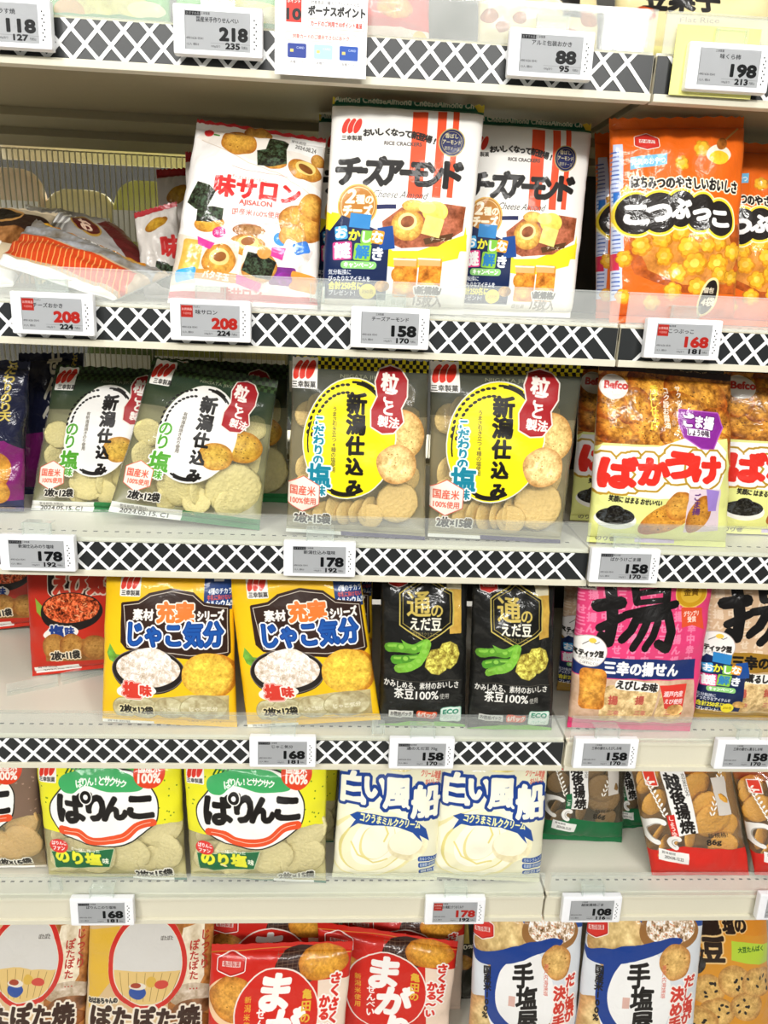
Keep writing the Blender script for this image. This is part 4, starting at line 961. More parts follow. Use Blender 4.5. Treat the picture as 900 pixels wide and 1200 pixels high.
# --- sweet soy cracker bag with round medallion (figure left out)
q_pot = [(106, 1062), (252, 1062), (247, 1275), (98, 1275)]
d = Design('sweet_soy_cracker', q_pot, '#d9b98a')
d.poly([(200, 1060), (255, 1060), (250, 1275), (200, 1275)], '#a86a32', tex=.15)
d.poly([(215, 1086), (240, 1080), (240, 1140), (222, 1170), (205, 1150)], '#efe0c4', tex=.05); d.ell(225, 1162, 26, 14, '#c9b49a', tex=.1); d.ell(228, 1176, 24, 9, '#8a5c3a', tex=.15); d.cracker(230, 1192, 18, 10, '#9a5f2c')
d.poly([(104, 1086), (140, 1086), (135, 1140), (104, 1178)], '#e3b53c')
d.ell(173, 1126, 47, 53, '#f0e3cd'); d.ring(173, 1126, 44, 50, 5.5, '#cf2f25'); d.ell(173, 1126, 40.5, 46.5, '#d9d6d0')
A = [(40*math.cos(a), 46*math.sin(a)) for a in np.radians(np.linspace(10, 170, 24))]
d.shape(173, 1126, A, '#e3c27c')
for i in range(8): d.line([(141+i*10, 1136), (146+i*7.5, 1168)], .5, '#8a6a34')
d.ell(162, 1158, 10, 8, '#2f4f9c'); d.ell(162, 1151, 10, 4, '#e8dccc'); d.ell(160, 1150, 6, 3, '#a5432c'); d.ell(178, 1146, 6, 6, '#d9b04a'); d.ell(190, 1149, 8, 5, '#cf4a3c')
d.text('ぽたぽた', 196, 1097, 5, '#55504a', w=14, b=.3)
d.text('じっくり', 241, 1110, 11.5, '#b53225', vert=True, b=.6, sp=.95); d.text('ぽたぽた…', 228, 1128, 11.5, '#b53225', vert=True, b=.6, sp=.98)
d.text('おばあちゃんの', 121, 1168, 7, K, w=36, b=.9, rot=-8, o=((1.2, '#f3e6d0'),))
d.text('ぽたぽた焼', 170, 1189, 28, '#3a2016', w=126, b=2.7, o=((2.2, '#f2e7d6'),))
d.cracker(150, 1235, 34, 28, '#b9752e'); d.cracker(195, 1240, 34, 28, '#a8662a'); d.box(175, 1268, 150, 12, '#cf2f25')
m_pot = d.material(rough=.22, coat=.6, bump=.3)

# --- bright red bag, white brush title in a circle
q_mag = [(248, 1107), (414, 1103), (396, 1300), (238, 1296)]
d = Design('red_cracker', q_mag, '#cf2a1f')
d.line([(248, 1117), (330, 1113), (414, 1114)], .8, '#d9a23c')
d.ell(352, 1134, 30, 18, '#3a211a', rot=-6)
for i in range(9): d.line([(326+i*6, 1118), (322+i*6, 1150)], .35, '#8a6f5a'); d.line([(324, 1122+i*4), (378, 1116+i*4)], .35, '#8a6f5a')
d.ell(268, 1175, 26, 28, '#efc9a0'); d.cracker(272, 1172, 26, 26, '#dfa043', spots=6, wob=.06); 
d.poly([(372, 1150), (412, 1140), (400, 1300), (370, 1300)], '#f1d9c4'); 
d.cracker(378, 1130, 29, 17, '#e2a23a', rot=-4, spots=8, wob=.05, sc='#b3702a')
d.ell(323, 1192, 48, 50, '#d12d22', o=((1.6, '#f4e6dc'),))
d.logo_hex(271, 1132, 26)
for t, x, y, z in (('ま', 322, 1166, 44), ('が', 332, 1205, 44), ('り', 335, 1242, 40)): d.text(t, x, y, z, '#fbf7f2', b=4.6, shear=.12)
d.text('せんべい', 304, 1205, 11, '#fbf7f2', vert=True, b=.8, sp=.95)
d.text('亀田の', 358, 1180, 12, '#e6b83c', vert=True, b=.9, sp=1.05); d.text('新潟米使用', 289, 1192, 8, '#e6b83c', vert=True, b=.3, sp=1.1)
d.text('さくさく', 391, 1170, 14, '#d9352a', vert=True, b=1.6, sp=1, o=((1.8, '#fbf3ec'),)); d.text('かる〜い', 378, 1195, 13, '#d9352a', vert=True, b=1.5, sp=1, o=((1.8, '#fbf3ec'),))
m_mag = d.material(rough=.24, coat=.5, bump=.25)

# --- pale blue bag with navy brush sweep
q_teb = [(690, 1064), (825, 1064), (803, 1280), (664, 1280)]
d = Design('salted_cracker', q_teb, '#d9dde2')
d.poly([(680, 1060), (830, 1060), (828, 1082), (760, 1088), (685, 1092)], '#2f4f96'); d.poly([(690, 1086), (790, 1080), (780, 1100), (690, 1104)], '#c4cbd8')
d.ell(725, 1105, 34, 30, '#dfc183', tex=.1, edge=.25); d.ell(785, 1094, 36, 20, '#9a6c3c'); d.ell(787, 1090, 30, 16, '#e6cdb4', tex=.15, tsc=3, fine=.2)
for _ in range(30): x, y = 762+d.r.rand()*50, 1082+d.r.rand()*18; d.line([(x, y), (x+2, y+1)], 1, ('#d98a5c', '#f4e2d0')[_ % 2])
d.ell(700, 1195, 34, 30, '#e3c78c', tex=.1, edge=.25); d.ell(770, 1230, 40, 34, '#e3c78c', tex=.1, edge=.25)
d.ell(745, 1172, 42, 58, '#f1f0ee')
d.poly([(684, 1101), (693, 1111), (720, 1112), (760, 1106), (794, 1100), (798, 1106), (772, 1119), (735, 1128), (705, 1130), (688, 1120)], '#1f3f8c', sm=True)
d.line([(728, 1120), (714, 1135), (705, 1160), (708, 1185), (722, 1205), (745, 1215), (770, 1212)], 13, '#1f3f8c', sm=True)
for i, t in enumerate('手塩屋'): d.text(t, 751+(-2, 1, 0)[i], 1143+i*26.5, 28, K, b=2.0)
d.cracker(792, 1128, 18, 20, '#e0b56a', spots=4, wob=.04)
d.text('国産米100%', 701, 1163, 9.5, K, vert=True, b=.8, sp=.92)
d.text('だし塩が', 806, 1170, 15, '#cf3a2c', vert=True, b=1.4, sp=.95, o=((1.6, '#f8efe8'),)); d.text('決め手', 792, 1180, 17, '#cf3a2c', vert=True, b=1.6, sp=.98, o=((1.6, '#f8efe8'),)); d.text('瀬戸内海藻塩', 778, 1150, 6, '#cf5a4a', vert=True, sp=.95)
d.logo_hex(700, 1088, 22)
d.box(733, 1172, 8, 12, '#d9b0a4')
m_teb = d.material(rough=.26, coat=.4, bump=.2)

# --- orange and green black-bean cracker bag
q_mam = [(785, 1062), (898, 1062), (896, 1280), (770, 1280)]
d = Design('black_bean_cracker', q_mam, '#d98b2a')
d.poly([(820, 1095), (900, 1090), (900, 1200), (815, 1200)], '#d9942e')
for x, y in ((830, 1160), (862, 1150), (842, 1185), (875, 1178), (888, 1150), (820, 1195)):
    d.cracker(x, y, 20, 17, '#d6ac62', wob=.04, edge=.25)
    for k in range(6): d.ell(x-11+d.r.rand()*22, y-9+d.r.rand()*18, 1.4, 2.2, '#2a241e', rot=d.r.rand()*180)
d.poly([(858, 1104), (900, 1100), (900, 1122), (858, 1126)], '#b7d23c'); d.text('大豆たんぱく', 880, 1113, 6, '#2e5a1c', w=32, b=.4)
for i, t in enumerate('黒豆'): d.text(t, 833+i*4, 1088+i*27, 29, '#2a1a10', b=3, o=((1.8, '#f0c98a'),))
d.text('塩の', 862, 1088, 16, '#2a1a10', b=1.8, w=28, o=((1, '#f0c98a'),)); d.text('煎', 817, 1120, 18, '#2a1a10', b=1.6); d.ell(816, 1130, 12, 10, '#2a241e', tex=.3)
m_mam = d.material(rough=.26, coat=.4, bump=.25)

# --- smaller glimpses
def simple(name, q, base, fn, **k):
    d = Design(name, q, base, D=k.pop('D', .044)); fn(d); return d.material(**k)
q_pur = [(-112, 416), (35, 424), (28, 600), (-100, 600)]
def f(d):
    d.poly([(-120, 520), (5, 515), (40, 530), (32, 604), (-110, 604)], '#7a1e68'); d.poly([(-100, 590), (40, 585), (30, 604), (-110, 604)], '#262a52')
    d.cracker(-5, 550, 14, 22, '#d59a3c'); d.cracker(-2, 575, 12, 14, '#dba545'); d.text('こだわりのり天', 8, 455, 12, '#d8c05a', vert=True, b=1, sp=.9)
    d.text('せんべい', -40, 480, 30, '#e9e2d0', vert=True, b=3)
m_pur = simple('navy_snack', q_pur, '#1c1f38', f, rough=.12, coat=.8, bump=.5)
q_lie1 = [(42, 257), (200, 322), (140, 333), (7, 291)]
def f(d):
    d.poly([(45, 246), (195, 316), (180, 326), (25, 272)], '#8d8a86', tex=.1)
    for x, y in ((62, 260), (84, 268), (108, 280), (132, 292), (158, 306)): d.cracker(x, y, 17, 8, '#cfa22c', rot=22)
    d.text('濃厚な味わい', 120, 292, 8, '#f1efe9', w=60, b=.8, rot=0)
    d.poly([(20, 270), (165, 322), (150, 332), (8, 284)], '#c8431c')
    for i in range(22): d.line([(26+i*6.2, 273+i*2.3), (21+i*6.2, 288+i*2.3)], 1.1, '#e8a05a')
    d.poly([(5, 284), (150, 334), (140, 340), (3, 292)], '#eeebe6')
m_lie1 = simple('orange_striped_cracker', q_lie1, '#b9a080', f, D=.012, rough=.22, coat=.6, bump=.3)
q_lie2 = [(30, 240), (135, 262), (200, 322), (50, 286)]
def f(d):
    for i in range(4): d.line([(58+i*6, 272+i*2), (74+i*6, 256+i*2)], 2.2, '#f1f0ec')
    d.ell(106, 275, 15, 14, '#5a1f1c', o=((2, '#b08a3c'),)); d.text('お', 106, 275, 16, '#e8c9b0', b=1.5); d.poly([(118, 272), (140, 268), (200, 322), (170, 318)], '#5c2220')
    d.poly([(30, 238), (60, 245), (50, 262), (36, 262)], '#e4e0da')
m_lie2 = simple('silver_cracker', q_lie2, '#a09c98', f, D=.012, rough=.2, coat=.6, bump=.4)
q_lie3 = [(-70, 236), (68, 250), (30, 296), (-80, 300)]
def f(d):
    d.box(0, 260, 150, 18, '#2f2018'); d.ell(12, 256, 18, 6, '#1d1714', o=((2, '#b9894c'),)); d.ell(22, 271, 24, 7, '#8a5a30', tex=.2); d.text('こ', 5, 283, 18, K, b=3, o=((1.5, '#ffffff'),)); d.box(0, 296, 150, 14, '#e6e3de')
m_lie3 = simple('coffee_brown_snack', q_lie3, '#c9b89a', f, D=.012, rough=.2, coat=.6, bump=.3)
q_aka = [(157, 250), (207, 236), (216, 332), (170, 332)]
def f(d):
    d.poly([(155, 249), (208, 234), (208, 241), (157, 256)], '#a81f26'); d.cracker(180, 258, 14, 6, '#b98c2a', rot=-15); d.text('味', 198, 280, 22, '#c6302f', b=2.4); d.nori(190, 308, 22, 22, 20); d.nori(205, 312, 14, 22, -20)
m_aka = simple('white_red_cracker', q_aka, '#d6cfc8', f, rough=.22, coat=.5, bump=.4)
# top shelf goods seen behind the hazy guard
q_grn = [(52, -150), (200, -146), (200, 32), (55, 24)]
def f(d):
    d.ell(125, 0, 60, 14, '#e3d77a', tex=.06); d.ell(80, 5, 18, 12, '#d9a35c'); d.ell(170, 4, 22, 9, '#e8dfb0'); d.box(125, 18, 150, 10, '#57a05c')
m_grn = simple('green_snack', q_grn, '#67ad55', f, rough=.25, coat=.4)
q_crm = [(560, -140), (700, -132), (700, 62), (560, 52)]
def f(d):
    for x, y, r in ((690, 12, 12), (575, 8, 10), (590, 20, 8), (610, 10, 8), (668, 30, 9)): d.cracker(x, y, r, r*.8, '#9c5a2c', wob=.1)
    d.text('種', 668, -4, 26, K, b=2.5); d.box(630, 44, 150, 10, '#d9cda8')
m_crm = simple('cream_nut_snack', q_crm, '#d9cb9c', f, rough=.25, coat=.4)
q_red = [(330, -140), (480, -134), (482, 42), (332, 34)]
def f(d): d.box(405, 5, 160, 16, '#d9433c'); d.box(405, 22, 160, 14, '#f0e2d4'); d.cracker(440, -8, 22, 12, '#d6963c'); d.ell(470, 30, 9, 9, '#e8c24a')
m_red = simple('red_pale_snack', q_red, '#c93a32', f, rough=.25, coat=.4)
q_bei = [(720, -120), (905, -110), (905, 82), (720, 72)]
def f(d):
    d.text('豆菓子', 800, -5, 30, K, b=3); d.cracker(755, 14, 14, 8, '#c05a2e', wob=.1); d.text('Flat Rice', 820, 20, 8, '#8a7f66', w=44); d.box(812, 60, 190, 14, '#e6df9a')
m_bei = simple('ivory_snack', q_bei, '#dccf9e', f, rough=.25, coat=.4)
q_olv = [(515, 1070), (560, 1070), (556, 1280), (512, 1280)]
def f(d): d.text('50%', 545, 1150, 12, '#e8e2c8', w=18, b=.8); d.cracker(540, 1190, 12, 18, '#b0843c'); d.box(545, 1110, 8, 60, '#b09a4c')
m_olv = simple('dark_olive_snack', q_olv, '#2a2b22', f, rough=.2, coat=.5, bump=.4)

# ------------------------------------------------------------------ the bags on the shelves
RC = 'rice cracker bag'
# top shelf
g = 'bags on the top shelf'
bag('green snack bag with yellow pictures behind the hazy guard of the top shelf, left one', 'snack bag', m_grn, q_grn, 0, Y=.04, D=.04, seed=1, group=g)
bag('green snack bag with yellow pictures, just left of the white point card', 'snack bag', m_grn, shift(q_grn, 152, 8), 0, Y=.04, D=.04, seed=2, group=g)
bag('beige snack bag at the left end of the top shelf', 'snack bag', m_bei, shift(q_grn, -152, -6), 0, Y=.04, D=.04, seed=33, group=g)
bag('red and cream snack bag on the top shelf, right of the white point card', 'snack bag', m_red, shift(q_red, 22, 4), 0, Y=.045, D=.04, seed=3, group=g)
bag('cream nut snack bag with brown pictures behind the 88 price tag', 'snack bag', m_crm, q_crm, 0, Y=.045, D=.04, seed=4, group=g)
bag('ivory snack bag with black lettering at the right end of the top shelf', 'snack bag', m_bei, q_bei, 0, Y=.045, D=.04, seed=5, group=g)
# second shelf
g = 'lying and leaning bags at the left of the second shelf'
bag('silver grey cracker bag with round dark red badge, lying behind the orange striped one', RC, m_lie2, q_lie2, 1, Y=.20, lean=55, D=.045, seed=6, group=g, name='lying_bag', dz=.018)
bag('orange striped cracker bag with yellow crackers, lying on its side', RC, m_lie1, q_lie1, 1, Y=.045, lean=58, D=.03, seed=7, group=g, name='lying_bag')
bag('brown and cream bag lying at the left end of the second shelf', RC, m_lie3, q_lie3, 1, Y=.12, lean=50, D=.045, seed=8, group=g, name='lying_bag')
bag('small white bag with red top edge and red character, tilted against the ribbed panel', RC, m_aka, q_aka, 1, Y=.20, lean=12, D=.03, seed=9, group=g)
bag('white bag with red top edge, upright behind the tilted small white bag', RC, m_aka, [(183, 199), (236, 196), (236, 326), (192, 326)], 1, Y=.26, lean=8, D=.03, seed=10, group=g)
bag('white bag with red top edge, peeking out behind the white variety bag', RC, m_aka, [(217, 178), (275, 182), (275, 326), (222, 326)], 1, Y=.15, lean=8, D=.03, seed=11, group=g)
bag('white variety rice cracker bag with large red characters and pictures of crackers', RC, m_aji, q_aji, 1, Y=.050, lean=13, D=.05, seed=12, wr=1.3)
g = 'white and navy cheese almond cracker bags'
bag('white and navy cheese almond bag, the front left one with a green top edge', RC, m_che, q_che, 1, Y=.040, lean=5, D=.046, seed=13, group=g, flat=.2, wr=.5, top=.035, back='#e6e4de')
bag('white and navy cheese almond bag, the right one set further back', RC, m_che, [(541, 136), (693, 146), (669, 362), (528, 357)], 1, Y=.095, lean=5, D=.046, seed=14, group=g, flat=.2, wr=.5, top=.035, back='#e6e4de')
bag('white and navy cheese almond bag hidden but for a strip behind the front left one', RC, m_che, [(374, 134), (528, 143), (508, 356), (366, 350)], 1, Y=.150, lean=5, D=.046, seed=15, group=g, flat=.2, wr=.5, top=.035, back='#e6e4de')
g = 'orange honey puff bags'
bag('orange honey puff bag with full black title, front one on the right bay', 'snack bag', m_kot, q_kot, 1, Y=.040, lean=6, D=.046, seed=16, group=g, back='#d9651c', wr=1.2)
bag('orange honey puff bag cut off by the right picture edge', 'snack bag', m_kot, [(809, 164), (962, 172), (950, 372), (806, 366)], 1, Y=.10, lean=6, D=.046, seed=17, group=g, back='#d9651c', wr=1.2)
bag('orange honey puff bag showing only its left edge beside the cheese almond bag', 'snack bag', m_kot, shift(q_kot, -21, 12, .95), 1, Y=.155, lean=6, D=.04, seed=18, group=g, back='#d9651c')
# third shelf
bag('glossy navy and magenta snack bag at the left end of the third shelf', 'snack bag', m_pur, q_pur, 2, lean=6, D=.045, seed=19, back='#1c1f38', wr=1.6)
def disks(pts): return [(x, y, r, 0 if k % 2 else 35) for k, (x, y, r) in enumerate(pts)]
cr_nor = ('#f3e59c', [(165, 505, 16, 0), (158, 530, 16, 30), (204, 572, 21, 0), (232, 572, 20, 50), (270, 573, 30, 0), (292, 545, 17, 40), (296, 500, 14, 50), (172, 560, 18, 40), (247, 545, 16, 20), (190, 600, 15, 30), (225, 604, 16, 0), (262, 608, 17, 20)])
g = 'green clear bags of seaweed salt crackers'
bag('green clear bag with white oval label, front one overlapping its neighbour', RC, m_nor, q_nor, 2, lean=14, D=.046, seed=20, group=g, crackers=cr_nor, back='#8a8a62', ref='seaweed_salt_cracker_bag')
bag('green clear bag with white oval label, left one half covered by the tilted one', RC, m_nor, [(66, 428), (206, 434), (190, 606), (36, 602)], 2, Y=.10, lean=12, D=.042, seed=21, group=g, crackers=cr_nor, back='#8a8a62', ref='seaweed_salt_cracker_bag')
bag('green clear bag standing behind the tilted one beside the yellow oval bags', RC, m_nor, [(192, 420), (338, 428), (337, 606), (196, 602)], 2, Y=.165, lean=5, D=.042, seed=22, group=g, crackers=cr_nor, back='#8a8a62', ref='seaweed_salt_cracker_bag')
cr_nig = ('#f4d080', [(526, 490, 17, 20), (528, 552, 17, 30), (545, 540, 15, 40), (560, 600, 17, 60), (572, 606, 16, 60), (586, 604, 16, 55), (600, 602, 17, 50), (632, 592, 27, 0), (520, 575, 17, 20), (656, 500, 22, 30), (664, 540, 20, 40), (655, 565, 18, 30), (530, 610, 16, 30), (540, 480, 15, 40), (650, 470, 18, 30), (598, 620, 16, 0), (545, 620, 15, 20)])
g = 'clear bags of salt crackers with yellow oval label'
bag('clear cracker bag with yellow oval label above the 178 yen tag, left of the pair', RC, m_nig, [(343, 417), (503, 424), (498, 634), (335, 624)], 2, lean=6, D=.044, seed=23, group=g, crackers=cr_nig, back='#8f8462', ref='salt_cracker_bag')
bag('clear cracker bag with yellow oval label beside the seasoned cracker bags, right of the pair', RC, m_nig, q_nig, 2, lean=7, D=.044, seed=24, group=g, crackers=cr_nig, back='#8f8462', ref='salt_cracker_bag')
g = 'brown and lime seasoned cracker bags'
bag('brown and lime seasoned cracker bag with complete red title', RC, m_bak, q_bak, 2, lean=6, D=.046, seed=25, group=g, back='#b9a04c')
bag('brown and lime seasoned cracker bag cut off by the right picture edge', RC, m_bak, shift(q_bak, 147, 2), 2, Y=.07, lean=6, D=.046, seed=26, group=g, back='#b9a04c')
bag('brown and lime seasoned cracker bag showing only a strip beside the yellow oval bag', RC, m_bak, shift(q_bak, -26, -8, .94), 2, Y=.11, lean=6, D=.04, seed=27, group=g, back='#b9a04c')
bag('navy snack bag in the dark behind the leftmost green clear bag', 'snack bag', m_pur, [(22, 414), (98, 414), (98, 598), (22, 598)], 2, Y=.17, lean=4, D=.035, seed=61, back='#1c1f38')
# fourth shelf
g = 'red shrimp cracker bags'
bag('red shrimp cracker bag set back beside the yellow ones', RC, m_ebi, q_ebi, 3, lean=5, D=.04, seed=28, group=g, back='#a8281a', wr=.6)
bag('red shrimp cracker bag far back at the left edge', RC, m_ebi, [(-48, 596), (78, 592), (80, 728), (-36, 742)], 3, lean=5, D=.04, seed=29, group=g, back='#a8281a', wr=.6)
g = 'yellow small fish cracker bags'
bag('yellow small fish cracker bag standing straight, left of the pair', RC, m_jak, q_jak, 3, lean=8, D=.044, seed=30, group=g, back='#dcae18', wr=.6)
bag('yellow small fish cracker bag tilted to the left, right of the pair', RC, m_jak, [(266, 662), (420, 654), (446, 848), (290, 857)], 3, lean=8, D=.044, seed=31, group=g, back='#dcae18', wr=.6)
bag('yellow small fish cracker bag behind the tilted one, only its right edge visible', RC, m_jak, [(296, 652), (437, 652), (436, 826), (296, 826)], 3, Y=.105, lean=5, D=.036, seed=32, group=g, back='#dcae18', wr=.6)
g = 'black edamame snack bags'
bag('black edamame snack bag above the 158 yen tag, left of the pair', 'snack bag', m_eda, q_eda, 3, lean=6, D=.04, seed=34, group=g, back='#171715', wr=1.1)
bag('black edamame snack bag, right of the pair', 'snack bag', m_eda, [(554, 675), (650, 678), (646, 862), (547, 860)], 3, lean=6, D=.04, seed=35, group=g, back='#171715', wr=1.1)
g = 'fried cracker stick bags with brush character'
bag('pink fried cracker stick bag with huge black character', RC, m_age, q_age, 3, lean=6, D=.044, seed=36, group=g, back='#c43a68')
bag('gold fried cracker stick bag with huge black character at the right edge', RC, m_kao, shift(q_age, 146, 0), 3, Y=.045, lean=6, D=.044, seed=37, group=g, back='#a8905c')
bag('gold fried cracker stick bag in shade, a strip showing beside the pink one', RC, m_kao, shift(q_age, -20, -12, .93), 3, Y=.115, lean=6, D=.036, seed=38, group=g, back='#3a3024')
# fifth shelf
cr_par = ('#f2e6ac', [(188, 972, 27, 0), (196, 985, 22, 20), (200, 1004, 25, 0), (150, 1008, 20, 30), (110, 1020, 26, 0), (150, 1022, 24, 0), (176, 1020, 18, 30), (80, 1018, 20, 0), (70, 980, 14, 30), (205, 960, 14, 30)])
g = 'round title rice cracker bags'
bag('yellow and green rice cracker bag with white cloud title, left of the pair', RC, m_par, q_par, 4, lean=8, D=.046, seed=40, group=g, crackers=cr_par, back='#cfc68c', ref='green_rice_cracker')
bag('yellow and green rice cracker bag with white cloud title, beside the cream wafer bags', RC, m_par, [(214, 884), (384, 884), (382, 1038), (224, 1030)], 4, lean=8, D=.046, seed=41, group=g, crackers=cr_par, back='#cfc68c', ref='green_rice_cracker')
bag('yellow and green rice cracker bag behind, showing only its right edge', RC, m_par, [(240, 878), (398, 880), (390, 1020), (248, 1014)], 4, Y=.10, lean=6, D=.04, seed=42, group=g, crackers=cr_par, back='#cfc68c', ref='green_rice_cracker')
bag('brown rice cracker bag cut off by the left picture edge', RC, m_prb, [(-112, 884), (44, 882), (55, 1016), (-100, 1020)], 4, lean=8, D=.044, seed=43, group=g, crackers=('#e8bc78', cr_par[1]), back='#7a6044', ref='green_rice_cracker')
g = 'cream wafer bags with navy title'
bag('cream wafer bag with navy outlined title, left one partly covered', 'snack bag', m_shi, [(399, 880), (521, 882), (512, 1032), (389, 1028)], 4, lean=8, D=.042, seed=44, group=g, back='#e2dfc4')
bag('cream wafer bag with navy outlined title, right one in full', 'snack bag', m_shi, q_shi, 4, lean=8, D=.042, seed=45, group=g, back='#e2dfc4')
cr_ech = ('#e8a83c', [(770, 925, 17, 20), (765, 945, 16, 0), (820, 930, 20, 10), (835, 950, 20, 0), (815, 985, 15, 50), (840, 965, 22, 0), (800, 990, 14, 60), (780, 985, 14, 40), (860, 975, 14, 20), (850, 925, 14, 20), (756, 915, 13, 0), (826, 905, 16, 10), (785, 1000, 14, 30), (850, 995, 16, 0)])
cr_ecg = ('#8a6a3c', cr_ech[1])
g = 'clear fried cracker bags with white paper slip'
bag('clear fried cracker bag with dark green bottom band, left of its group', RC, m_ecg, [(640, 866), (734, 866), (727, 1002), (634, 998)], 4, Y=.10, lean=8, D=.05, seed=46, group=g, crackers=cr_ecg, back='#2a2c22', ref='soy_fried_cracker', bot=.06)
bag('clear fried cracker bag with dark green band, dim between the green and red ones', RC, m_ecg, [(694, 868), (775, 868), (768, 1006), (722, 1010)], 4, Y=.13, lean=8, D=.04, seed=47, group=g, crackers=cr_ecg, back='#1c1e18', ref='soy_fried_cracker')
bag('clear fried cracker bag with red bottom band, shown in full', RC, m_ecr, q_ech, 4, lean=10, D=.05, seed=48, group=g, crackers=cr_ech, back='#a0763c', ref='soy_fried_cracker')
bag('clear fried cracker bag with red band cut off by the right picture edge', RC, m_ecr, [(855, 890), (975, 886), (1000, 1030), (885, 1026)], 4, lean=10, D=.05, seed=49, group=g, crackers=cr_ech, back='#a0763c', ref='soy_fried_cracker')
# lowest shelf
g = 'sweet soy cracker bags with round medallion'
bag('sweet soy cracker bag with red ringed medallion, right one of the pair', RC, m_pot, q_pot, 5, Y=.10, lean=8, D=.032, seed=50, group=g, back='#b98a5c')
bag('sweet soy cracker bag with red ringed medallion, cut off by the left edge', RC, m_pot, [(-32, 1062), (108, 1062), (100, 1275), (-40, 1275)], 5, Y=.11, lean=8, D=.032, seed=51, group=g, back='#b98a5c')
g = 'bright red cracker bags'
bag('bright red cracker bag with white brush title, front left one', RC, m_mag, q_mag, 5, Y=.045, lean=14, D=.046, seed=52, group=g, back='#b5241a')
bag('bright red cracker bag with white brush title, right one leaning to the right', RC, m_mag, [(372, 1080), (537, 1104), (520, 1300), (372, 1296)], 5, Y=.105, lean=14, D=.046, seed=53, group=g, back='#b5241a')
bag('bright red cracker bag behind, just its top showing above the left red one', RC, m_mag, [(240, 1064), (398, 1064), (392, 1250), (244, 1250)], 5, Y=.17, lean=6, D=.04, seed=54, group=g, back='#b5241a')
bag('bright red cracker bag behind, just its top showing above the right red one', RC, m_mag, [(400, 1066), (546, 1070), (535, 1250), (404, 1250)], 5, Y=.19, lean=6, D=.04, seed=55, group=g, back='#b5241a')
bag('dark olive snack bag in the gap between the red and the blue cracker bags', 'snack bag', m_olv, q_olv, 5, Y=.21, lean=6, D=.03, seed=56, back='#2a2b22')
g = 'pale blue salted cracker bags'
bag('pale blue salted cracker bag with navy brush sweep, left of the pair', RC, m_teb, [(556, 1066), (684, 1066), (668, 1280), (544, 1280)], 5, Y=.058, lean=7, D=.044, seed=57, group=g, back='#c9ccd2')
bag('pale blue salted cracker bag with navy brush sweep, right of the pair', RC, m_teb, q_teb, 5, Y=.045, lean=7, D=.044, seed=58, group=g, back='#c9ccd2')
bag('orange black bean cracker bag at the right end of the lowest row', RC, m_mam, q_mam, 5, Y=.09, lean=7, D=.044, seed=59, back='#c98226')
# far side of the ribbed panel: the next aisle's goods, seen blurred through it
for rw in (0, 1, 2):
    o = boxes('far_shelf', [(XL0, SEAM-.003, 0, .22, -.016, .003), (XL0, SEAM-.003, .22, .23, -.04, .001)], M_SHELF, loc=(0, DEPTH+.055, LT[rw]+ZO)); tag(o, 'shelf of the next aisle seen through the ribbed panel, %s' % ('level with the top shelf', 'level with the second shelf', 'level with the third shelf')[rw], 'shelf')
def far_bag(col, x, rw, wd, hh, label, seed):
    m = BACKS.get('far'+col) or plainmat('far_pack_'+str(seed), col, .35); BACKS['far'+col] = m
    bm = bmesh.new(); rnd = random.Random(seed)
    bmesh.ops.create_uvsphere(bm, u_segments=24, v_segments=14, radius=1)
    for v in bm.verts:
        c = v.co; sq = lambda t, p: math.copysign(abs(t)**p, t)
        v.co = Vector((sq(c.x, .55)*wd/2, c.y*.03*(1-.4*abs(c.z)), (sq(c.z, .6)+1)*hh/2+.002*mnoise.noise(c*4)))
    o = bm_obj('snack_bag', bm, m, smooth=True, loc=(x, DEPTH+.20, ST[rw]+ZO)); tag(o, label, 'snack bag', 'bags of the next aisle')
    z = boxes('printed_band', [(-wd*.44, wd*.44, -.0318, -.028, hh*.45, hh*.72)], BACKS.get('farw') or M_TAG, o)
far_bag('#e2c8a8', -0.600, 1, .132, 0.200, 'pale brown bag behind the upper ribbed panel, leftmost', 71)
far_bag('#efe2a8', -0.478, 1, .132, 0.170, 'pale yellow bag behind the upper ribbed panel, second from the left', 72)
far_bag('#d9dc6a', -0.356, 1, .132, 0.190, 'yellow green bag behind the upper ribbed panel, in the middle of the row', 73)
far_bag('#efe0b0', -0.234, 1, .132, 0.180, 'cream bag behind the upper ribbed panel, fourth from the left', 74)
far_bag('#c9cf78', -0.112, 1, .132, 0.200, 'pale lime bag behind the upper ribbed panel, nearest the small tilted bags', 75)
far_bag('#5c7a34', -0.420, 2, .132, .212, 'green bag behind the lower ribbed panel, above the left green clear bag', 81)
far_bag('#a9b04a', -0.295, 2, .132, .212, 'olive yellow bag behind the lower ribbed panel, second from the left', 82)
far_bag('#d8cf9a', -0.170, 2, .132, .212, 'cream bag behind the lower ribbed panel, above the tilted green clear bag', 83)
far_bag('#8fb0c8', -0.045, 2, .132, .212, 'blue grey bag behind the lower ribbed panel, beside the yellow oval bag', 84)
